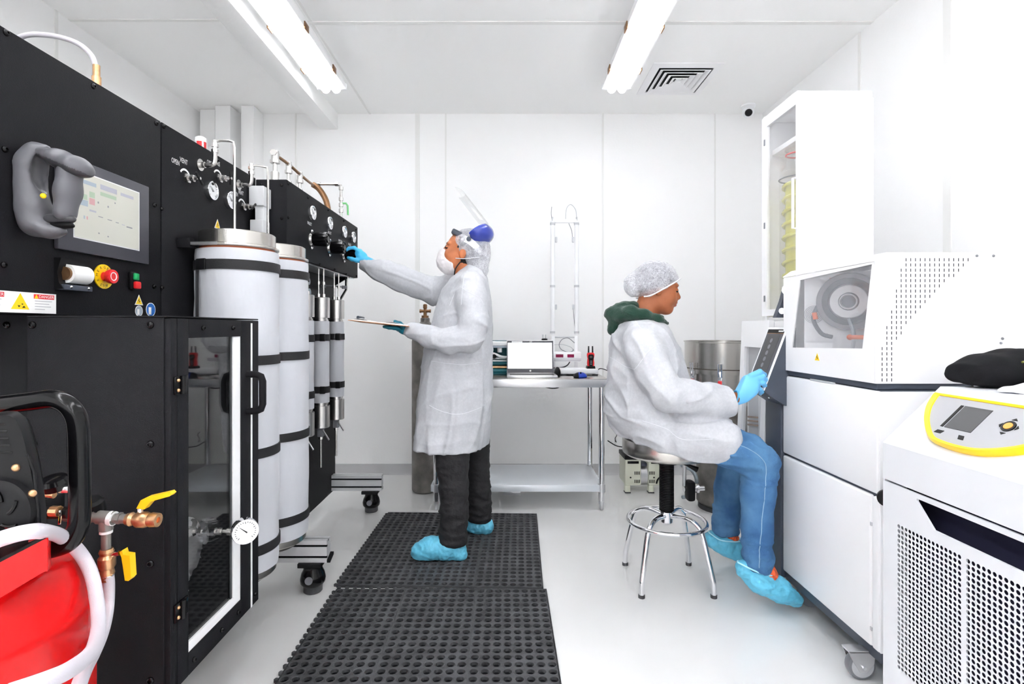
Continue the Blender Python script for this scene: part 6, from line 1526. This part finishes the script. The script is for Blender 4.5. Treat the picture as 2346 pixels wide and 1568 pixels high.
# lab coat
c = SDF((-1.02, 2.44, .50), (.06, 3.32, 1.60), .0062)
rows = []
for py, a_, b_, ry in ((612, 1066, 1098, .07), (622, 1050, 1106, .12), (640, 1032, 1116, .175), (665, 1016, 1122, .205), (700, 1002, 1126, .215), (740, 990, 1128, .215), (800, 972, 1128, .21), (860, 964, 1127, .21), (930, 955, 1124, .215), (1000, 948, 1119, .225), (1022, 946, 1115, .23)):
    z = CAMZ - (py - VY) / FPX * YW; rows.append((z, xc(a_, b_), YW, (b_ - a_) / 2 / FPX * YW, ry))
def wob(th, Z):
    k = np.clip((1.15 - Z) / .6, 0, 1); return .010 * k * np.sin(5 * th + 1.5 * Z) + .005 * k * np.sin(11 * th + 4)
c.stack(rows, k=.0, wob=wob)
c.chain([W(1080, 655, 2.68), W(1082, 690, 2.645), W(1086, 740, 2.61), W(1074, 778, 2.60)], [.07, .072, .066, .064], k=.03)
c.chain([W(1074, 778, 2.60), W(1030, 782, 2.60), W(985, 772, 2.63), W(945, 759, 2.67)], [.064, .058, .052, .042], k=.03)
c.chain([W(1035, 655, 3.03), W(1000, 668, 3.07), W(920, 640, 3.09), W(870, 615, 3.11), W(836, 599, 3.13)], [.075, .076, .072, .068, .058], k=.03)
c.cut(W(830, 596, 3.13), Vector((-1, 0, .35))); c.cut(W(934, 756, 2.68), Vector((-1, 0, .12))) if False else None
cz = lambda P: (P[:, 2] - .54)
def coat_disp(P):
    r = folds(P, .004, (7, 7, 3.5), 1.0); arm = (P[:, 1] < 2.68) & (P[:, 2] > 1.05); far = (P[:, 0] < -.42) & (P[:, 2] > 1.25)
    el = np.exp(-(((P[:, 0] + .19) / .12) ** 2 + ((P[:, 2] - 1.15) / .14) ** 2))
    r = r + arm * crease(P, (1, .25), 4, 13, .006, 4.0) + far * crease(P, (1, -.35), 3, 14, .006, 6.0)
    low = ~arm & ~far
    r = r + low * (crease(P, (.15, 1), 2, 9, .006, 2.0) + crease(P, (1, .1), 3, 8, .004, 9.0)); return r
coat = c.mesh('lab_coat', 'coat_white', w, relax=2, disp=coat_disp)
# sewn seams lying on the coat
from mathutils.bvhtree import BVHTree
def drape_line(obj, pts, r, name, mt, parent, org, view=Vector((0, -1, 0))):
    """a sewn line: points seen from the side, dropped onto the cloth"""
    bv = BVHTree.FromPolygons([v.co + org for v in obj.data.vertices], [tuple(p.vertices) for p in obj.data.polygons])
    P_ = spline([Vector(p) for p in pts], 8); out = []
    for p in P_:
        hit = bv.ray_cast(Vector((p.x, 1.5, p.z)), Vector((0, 1, 0)))
        if hit[0] is not None: out.append(hit[0] + hit[1] * (r * .2))
    if len(out) > 3: MB().tube(out, r, 6).build(name, mt, parent)
def pl(q, Y): return [W(x, y, Y) for x, y in q]
org = ORI[w.name]
drape_line(coat, pl(((1030, 700), (1050, 660), (1072, 670), (1100, 685), (1110, 700)), 2.66), .0010, 'shoulder_seam', 'seam_white', w, org)
drape_line(coat, pl(((985, 828), (1020, 832), (1060, 836), (1100, 832)), 2.66), .0012, 'waist_fold', 'seam_white', w, org)
drape_line(coat, pl(((982, 930), (1020, 945), (1060, 948), (1110, 935)), 2.66), .0012, 'hem_fold', 'seam_white', w, org)
drape_line(coat, pl(((1065, 625), (1062, 660), (1060, 700)), 2.66), .0012, 'front_seam', 'seam_white', w, org)
# trousers
tr = SDF((-.42, 2.55, .02), (-.02, 3.18, .75), .008)
tr.chain([W(1040, 1000, 2.74), W(1036, 1060, 2.73), W(1040, 1120, 2.72), W(1040, 1170, 2.71), W(1037, 1236, 2.70)], [.095, .082, .074, .068, .07], k=.015)
tr.chain([W(1090, 1000, 3.0), W(1092, 1060, 3.02), W(1096, 1120, 3.03), W(1098, 1160, 3.03), W(1098, 1190, 3.04)], [.08, .072, .066, .064, .068], k=.015)
tr.cut((0, 0, .085), (0, 0, -1))
tr.mesh('trousers', 'black_jeans', w, disp=lambda P: folds(P, .006, (10, 10, 26), 2.0) * np.where(P[:, 2] < .3, 1.4, .7))
# shoe covers
zf = .0165
def cover(pts, rad, name, box, extra=(), seed=1.0, mt='shoe_cover', flat=None, floor_z=zf, opening=None):
    s = SDF(*box, .005); s.chain(pts, rad, k=.025, flat=flat)
    for p, r in extra: s.ell(p, r, .02)
    if floor_z is not None: s.cut((0, 0, floor_z), (0, 0, -1))
    return s.mesh(name, mt, None, disp=lambda P: .0045 * folds(P, 1, (30, 30, 30), seed))
def put(o, parent): 
    o.parent = parent; o.location = -ORI[parent.name]; return o
o = cover([W(1048, 1262, 2.70), W(1020, 1256, 2.69), W(985, 1256, 2.68), W(962, 1264, 2.675)], [.045, .052, .05, .043], 'shoe_cover', ((-.55, 2.55, 0), (-.15, 2.82, .2)), [(W(1058, 1274, 2.69), (.025, .03, .016))], 1.0); put(o, w)
MB().torus(W(1040, 1240, 2.70), (.25, 0, 1), .052, .004, 28, 6).build('cover_elastic', 'shoe_elastic', w)
o = cover([W(1112, 1206, 3.03), W(1092, 1204, 3.05), W(1072, 1203, 3.07)], [.046, .045, .04], 'shoe_cover', ((-.35, 2.9, 0), (0.0, 3.2, .2)), (), 3.0); put(o, w)
# gloves
g1 = SDF((-.95, 3.02, 1.50), (-.72, 3.28, 1.72), .0028)
g1.chain([W(858, 610, 3.12), W(836, 600, 3.13), W(829, 590, 3.14), W(822, 579, 3.145)], [.03, .028, .03, .026], k=.02, flat=((-.7, 0, .7), .75))
for i, (dy, lx) in enumerate(((.0, 0), (.022, -2), (.044, -2), (.064, 2))):
    Yk = 3.125 + dy
    g1.chain([W(824, 577, Yk), W(812, 568, Yk + .003), W(800, 569, Yk + .004), W(793 + lx * .5, 574, Yk + .004)], [.0115, .0105, .0095, .0085], k=.007)
g1.chain([W(829, 596, 3.12), W(817, 597, 3.115), W(806, 594, 3.118), W(798, 591, 3.125)], [.0135, .0125, .0115, .0095], k=.01)
g1.cone(W(862, 611, 3.12), W(842, 602, 3.13), .036, .033, .01)
g1.mesh('glove', 'glove_deep', w, relax=1)
g2 = SDF((-.66, 2.58, 1.12), (-.46, 2.8, 1.28), .003)
g2.chain([W(944, 757, 2.68), W(928, 756, 2.69), W(916, 753, 2.71)], [.03, .031, .024], k=.015, flat=((0, 0, 1), .75))
for i in range(4):
    Yk = 2.672 + i * .021
    g2.chain([W(917, 754, Yk), W(903, 752, Yk + .004), W(891, 751 - (i == 1), Yk + .006), W(880 + i * 2, 749, Yk + .006)], [.0105, .010, .0092, .0082], k=.006)
g2.chain([W(926, 750, 2.66), W(916, 742, 2.655), W(905, 737, 2.66)], [.012, .011, .009], k=.008)
g2.mesh('glove', 'glove_teal', w, relax=1)
# clipboard in the hand
cb = thing('clipboard', W(870, 742, 2.72), 'brown clipboard with white papers held out by the standing person', 'clipboard')
A_, B_ = W(812, 737, 2.72), W(945, 751, 2.72); ax_ = (B_ - A_).normalized(); la = Vector((0, 1, -.04)).normalized(); nn = ax_.cross(la) * -1
if nn.z < 0: nn = -nn
def cbp(s, t, h): return A_ + ax_ * s + la * t + nn * h
def cbox(name, s0, s1, t0, t1, h0, h1, mt):
    return MB().loft([[cbp(s0, t0, h0), cbp(s1, t0, h0), cbp(s1, t1, h0), cbp(s0, t1, h0)], [cbp(s0, t0, h1), cbp(s1, t0, h1), cbp(s1, t1, h1), cbp(s0, t1, h1)]]).build(name, mt, cb, smooth=False)
L_ = (B_ - A_).length
cbox('board', 0, L_, -.115, .115, 0, .003, 'wood_board'); cbox('paper', .012, L_ - .004, -.108, .108, .003, .009, 'paper')
m = MB(); rings = []
for k in range(9):
    s = .02 + (L_ - .04) * k / 8; hh = .010 + .004 * math.sin(k * 1.3)
    rings.append([cbp(s, -.108, hh), cbp(s, .108, hh + .002), cbp(s, .108, hh + .003), cbp(s, -.108, hh + .001)])
m.loft(rings).build('paper', 'paper', cb)
MB().rbox((-.028, -.05, .0), (.012, .05, .008), .003, M=Matrix.Translation(cbp(.04, 0, .012))).build('clip', 'brushed', cb)
MB().cyl(cbp(.03, -.05, .022), cbp(.03, .05, .022), .008, n=12).build('clip_roll', 'dark_grey', cb)

# ---------------------------------------------------------------- the seated worker
YB_ = 2.45
s = thing('person', (.72, YB_, .68), 'seated person in a white coat, hair net and green hood working the touch screen', 'person')
fr = head_frame(1505, 661, YB_, 1, math.radians(-9), .95)
H, HM, hs_, ho = fr
xs = lambda a_, b_: ((a_ + b_) / 2 - VX) / FPX * YB_
b = SDF((.40, 2.08, 0.03), (1.32, 2.78, 1.56), .012, fine=((ho.x - .16, YB_ - .10, ho.z - .16), (ho.x + .17, YB_ + .10, ho.z + .16), .0032))
add_head(b, fr)
b.stack([(.72, xs(1430, 1570), YB_, .12, .15), (.9, xs(1430, 1560), YB_, .11, .14), (1.1, xs(1430, 1550), YB_, .10, .15), (1.19, xs(1440, 1540), YB_, .085, .14), (1.24, xs(1455, 1520), YB_, .05, .07)], k=.03)
sh_n, el_n, wr_n = W(1472, 792, 2.27), W(1520, 905, 2.21), W(1684, 913, 2.25)
sh_f, el_f, wr_f = W(1490, 780, 2.60), W(1515, 880, 2.62), W(1545, 920, 2.56)
b.chain([sh_n, el_n, wr_n], [.045, .04, .028]); b.chain([sh_f, el_f, wr_f], [.045, .038, .028])
b.chain([W(1515, 990, 2.36), W(1735, 1048, 2.2), W(1738, 1290, 2.2), W(1760, 1315, 2.2)], [.06, .05, .035, .03])
b.chain([W(1515, 985, 2.56), W(1685, 1040, 2.6), W(1662, 1215, 2.6), W(1668, 1240, 2.6)], [.06, .05, .033, .03])
hairs = lambda x, y, z: (z > .03 + .55 * (x - .05)) & (z > -.035) & (x < .078)
b.mesh('body', ['skin_dark', 'skin_lips', 'hair', 'eye_dark'], s, relax=1, pick=head_pick(fr, hairs, -.004))
for t in (-1, 1):
    MB().ball(H(.0868, t * .031, -.0035), (.0098 * hs_, .0112 * hs_, .0075 * hs_), 14, 10).build('eye', 'eye_dark', s)
f = SDF((ho.x - .24, YB_ - .13, ho.z - .12), (ho.x + .14, YB_ + .13, ho.z + .18), .0042)
f.ell(H(-.012, 0, .040), (.108 * hs_, .084 * hs_, .094 * hs_), 0, HM); f.ell(H(-.112, 0, .0), (.05, .062, .052), .03, HM)
f.ell(H(-.03, 0, -.01), (.08, .082, .045), .03, HM)
p1, p2 = W(1558, 639, YB_), W(1484, 679, YB_); dd = p2 - p1
f.cut(p1, (-dd.z, 0, dd.x)); f.cut(W(1470, 684, YB_), (.05, 0, -1))
def net_disp(P):
    return .0035 * folds(P, 1, (26, 26, 18), 2.0) + .003 * np.sin((P[:, 0] - ho.x) * 95) * (P[:, 2] < ho.z + .03)
f.mesh('hair_net', 'hairnet', s, disp=net_disp)
nrm_ = Vector((-dd.z, 0, dd.x)).normalized()
for t in (-1, 1): MB().tube([p1.lerp(p2, .05) + Vector((.0, t * .03, 0)) - nrm_ * .002, p1.lerp(p2, .35) + Vector((0, t * .074, 0)) - nrm_ * .002, p2 + Vector((0, t * .082, 0)) - nrm_ * .002, W(1466, 682, YB_) + Vector((0, t * .07, 0))], .0035, 8, smooth=6).build('net_elastic', 'seam_white', s)
# green hood lying round the neck
h = SDF((.42, 2.2, 1.1), (.86, 2.7, 1.36), .006)
h.chain([W(1530, 742, 2.39), W(1510, 731, 2.36), W(1480, 722, 2.345), W(1448, 717, 2.36), W(1425, 722, 2.40)], [.005, .011, .017, .025, .034], k=.03)
h.chain([W(1530, 742, 2.51), W(1510, 729, 2.54), W(1480, 720, 2.555), W(1448, 717, 2.54), W(1425, 722, 2.50)], [.005, .011, .017, .025, .034], k=.03)
h.chain([W(1452, 708, 2.45), W(1428, 716, 2.45), W(1408, 722, 2.45), W(1398, 720, 2.45)], [.034, .038, .030, .018], k=.04)
h.chain([W(1430, 735, 2.45), W(1410, 752, 2.45), W(1402, 757, 2.45)], [.036, .026, .014], k=.03)
h.ell(W(1500, 690, YB_), (.07, .075, .12), .02, sub=True)
h.mesh('hood', 'hoodie', s, disp=lambda P: folds(P, .005, (22, 14, 26), 3.0))
# coat
c = SDF((.38, 2.06, .58), (1.12, 2.80, 1.30), .0058)
rows = []
for py, a_, b_, ry in ((733, 1434, 1512, .10), (745, 1414, 1526, .15), (762, 1404, 1536, .185), (800, 1400, 1552, .20), (840, 1397, 1565, .20), (890, 1391, 1582, .20), (935, 1387, 1590, .205), (962, 1394, 1598, .21), (988, 1412, 1606, .215), (1010, 1436, 1606, .21)):
    rows.append((CAMZ - (py - VY) / FPX * YB_, xs(a_, b_), YB_, (b_ - a_) / 2 / FPX * YB_, ry))
c.stack(rows, k=0, wob=lambda th, Z: .006 * np.sin(5 * th + 6 * Z) * np.clip((1.05 - Z) / .3, 0, 1))
c.chain([W(1520, 985, 2.34), W(1590, 1000, 2.27), W(1650, 1010, 2.22)], [.095, .10, .092], k=.05); c.chain([W(1520, 980, 2.56), W(1590, 985, 2.6), W(1655, 1000, 2.62)], [.095, .095, .088], k=.05)
c.chain([W(1500, 985, 2.45), W(1600, 985, 2.45), W(1660, 1000, 2.42)], [.09, .095, .09], k=.05)
c.chain([W(1462, 775, 2.32), W(1478, 810, 2.27), W(1502, 862, 2.225), W(1530, 903, 2.205)], [.07, .078, .072, .066], k=.03)
c.chain([W(1530, 903, 2.205), W(1575, 912, 2.205), W(1625, 918, 2.22), W(1668, 922, 2.24)], [.066, .066, .064, .062], k=.03)
c.chain([W(1488, 785, 2.60), W(1512, 880, 2.62), W(1540, 920, 2.56)], [.072, .065, .06], k=.03)
c.cut(W(1677, 920, 2.24), Vector((1, 0, .05)))
def below(sd, p0, p1_, p2_):
    pass
# the skirt of the coat: cut the solid along its hem
X, Yg, Z = np.meshgrid(*c.ax, indexing='ij', sparse=True)
def hem(Yh):
    q = [(1380, 962), (1412, 1000), (1440, 1016), (1500, 1034), (1560, 1048), (1610, 1056), (1645, 1058), (1665, 1040), (1682, 1000), (1684, 975), (1690, 900)]
    return q
hx = np.array([W(x, 0, 2.24).x for x, _ in hem(0)][:7]); hzv = np.array([W(0, y, 2.24).z for _, y in hem(0)][:7])
hemz = np.interp(X, hx, hzv)
c.d = np.maximum(c.d, (hemz - Z) * .9).astype(np.float32)
pa, pb = W(1648, 1058, 2.24), W(1684, 985, 2.24); dd2 = pb - pa
hcut = ((X - pa.x) * dd2.z - (Z - pa.z) * dd2.x) / math.hypot(dd2.x, dd2.z)
c.d = np.maximum(c.d, np.where(Z < .86, hcut, -1)).astype(np.float32)
def coat2(P):
    arm = (P[:, 1] < 2.30) & (P[:, 2] > .80); lap = P[:, 2] < .80
    fore = arm & (P[:, 0] > .74); upper = arm & ~fore; back = ~arm & ~lap
    return folds(P, .004, (6, 5, 5), 1.0) + fore * crease(P, (1, .35), 4, 12, .009, 4.0) + upper * crease(P, (.55, -1), 4, 12, .007, 7.0) + back * crease(P, (1, -.55), 2.5, 10, .010, 3.0) + lap * crease(P, (1, -.12), 3, 11, .010, 8.0)
coat = c.mesh('lab_coat', 'coat_white', s, relax=2, disp=coat2)
org = ORI[s.name]
drape_line(coat, pl(((1456, 848), (1475, 815), (1496, 795), (1520, 790), (1545, 800)), 2.2), .0010, 'shoulder_seam', 'seam_white', s, org)
drape_line(coat, pl(((1470, 735), (1482, 765), (1494, 795)), 2.2), .0010, 'yoke_seam', 'seam_white', s, org)
drape_line(coat, pl(((1395, 770), (1410, 810), (1440, 840), (1456, 848)), 2.2), .0010, 'back_seam', 'seam_white', s, org)
drape_line(coat, pl(((1480, 970), (1530, 985), (1560, 1005), (1620, 1000)), 2.2), .0010, 'hem_seam', 'seam_white', s, org)
# jeans
j = SDF((.80, 2.08, .10), (1.24, 2.72, .85), .0075)
j.chain([W(1600, 1000, 2.27), W(1660, 1020, 2.23), W(1715, 1042, 2.205), W(1742, 1062, 2.2)], [.078, .078, .074, .068], k=.03)
j.chain([W(1742, 1062, 2.2), W(1736, 1130, 2.2), W(1734, 1210, 2.2), W(1737, 1296, 2.2)], [.068, .066, .060, .058], k=.02)
j.chain([W(1600, 985, 2.58), W(1685, 1035, 2.6)], [.075, .068], k=.03); j.chain([W(1685, 1035, 2.6), W(1668, 1120, 2.6), W(1662, 1212, 2.6)], [.068, .062, .060], k=.02)
X, Yg, Z = np.meshgrid(*j.ax, indexing='ij', sparse=True)
hem_z = np.where(Yg < 2.4, W(0, 1303, 2.2).z - (X - 1.06) * .16, W(0, 1222, 2.6).z)
j.d = np.maximum(j.d, (hem_z - Z)).astype(np.float32)
jeans = j.mesh('jeans', 'blue_jeans', s, disp=lambda P: folds(P, .005, (14, 10, 22), 2.0) * np.where((P[:, 2] < .32) | (P[:, 2] > .55), 1.5, .5))
drape_line(jeans, pl(((1660, 1015), (1700, 1022), (1735, 1045), (1748, 1075), (1745, 1150), (1738, 1250), (1737, 1300)), 2.15), .0016, 'side_seam', 'jeans_seam', s, org)
# socks, shoe covers
m = MB().cyl(W(1741, 1285, 2.2), W(1758, 1322, 2.2), .042, .045, n=20).build('sock', 'sock', s)
m = MB().cyl(W(1664, 1210, 2.6), W(1672, 1236, 2.6), .042, .045, n=20).build('sock', 'sock', s)
o = cover([W(1706, 1304, 2.2), W(1740, 1328, 2.2), W(1785, 1352, 2.2), W(1822, 1374, 2.2)], [.036, .05, .044, .028], 'shoe_cover', ((.93, 2.1, 0), (1.32, 2.31, .28)), (), 5.0, floor_z=.012); put(o, s)
MB().tube([W(1692, 1290, 2.165), W(1715, 1302, 2.15), W(1748, 1316, 2.15), W(1772, 1319, 2.165), W(1780, 1315, 2.2), W(1772, 1308, 2.235), W(1740, 1296, 2.245), W(1700, 1286, 2.23), W(1690, 1286, 2.2), W(1692, 1290, 2.165)], .0035, 8, smooth=5).build('cover_elastic', 'shoe_elastic', s)
o = cover([W(1632, 1236, 2.6), W(1660, 1246, 2.6), W(1690, 1262, 2.6), W(1705, 1272, 2.6)], [.038, .05, .044, .032], 'shoe_cover', ((.93, 2.5, 0), (1.32, 2.7, .28)), (), 9.0, floor_z=.012); put(o, s)
MB().tube([W(1626, 1222, 2.57), W(1650, 1238, 2.55), W(1680, 1242, 2.55), W(1702, 1240, 2.57), W(1704, 1236, 2.6), W(1680, 1230, 2.645), W(1640, 1222, 2.64), W(1624, 1218, 2.6), W(1626, 1222, 2.57)], .0035, 8, smooth=5).build('cover_elastic', 'shoe_elastic', s)
# gloved hand on the rotary knob
g = SDF((.94, 2.16, .82), (1.18, 2.42, 1.05), .003)
g.chain([W(1682, 913, 2.25), W(1700, 902, 2.25), W(1716, 889, 2.25), W(1721, 882, 2.252)], [.034, .037, .037, .033], k=.02, flat=((.25, 1, 0), .62))
g.chain([W(1690, 898, 2.255), W(1712, 876, 2.26), W(1720, 870, 2.26)], [.022, .025, .02], k=.02, flat=((.25, 1, 0), .7))
for k, (a0, a1, a2) in enumerate((((1720, 861), (1741, 852), (1751, 859)), ((1725, 871), (1747, 864), (1755, 872)), ((1725, 882), (1747, 877), (1753, 885)), ((1719, 893), (1739, 891), (1745, 898)))):
    r_ = (.0115, .0118, .0112, .0105)[k]
    g.chain([W(*a0, 2.25), W(*a1, 2.255), W(*a2, 2.285), W(a2[0] - 3, a2[1] + 4, 2.315)], [r_, r_, r_ * .92, r_ * .8], k=.004)
g.chain([W(1705, 880, 2.285), W(1722, 868, 2.305), W(1738, 866, 2.325)], [.014, .012, .010], k=.012)
g.cut(W(1679, 915, 2.25), Vector((-1, 0, .55)))
g.mesh('glove', 'glove_blue', s, relax=1)
MB().torus(W(1681, 914, 2.25), Vector((1, 0, -.35)), .036, .003, 28, 6).build('glove_cuff', 'glove_deep', s)
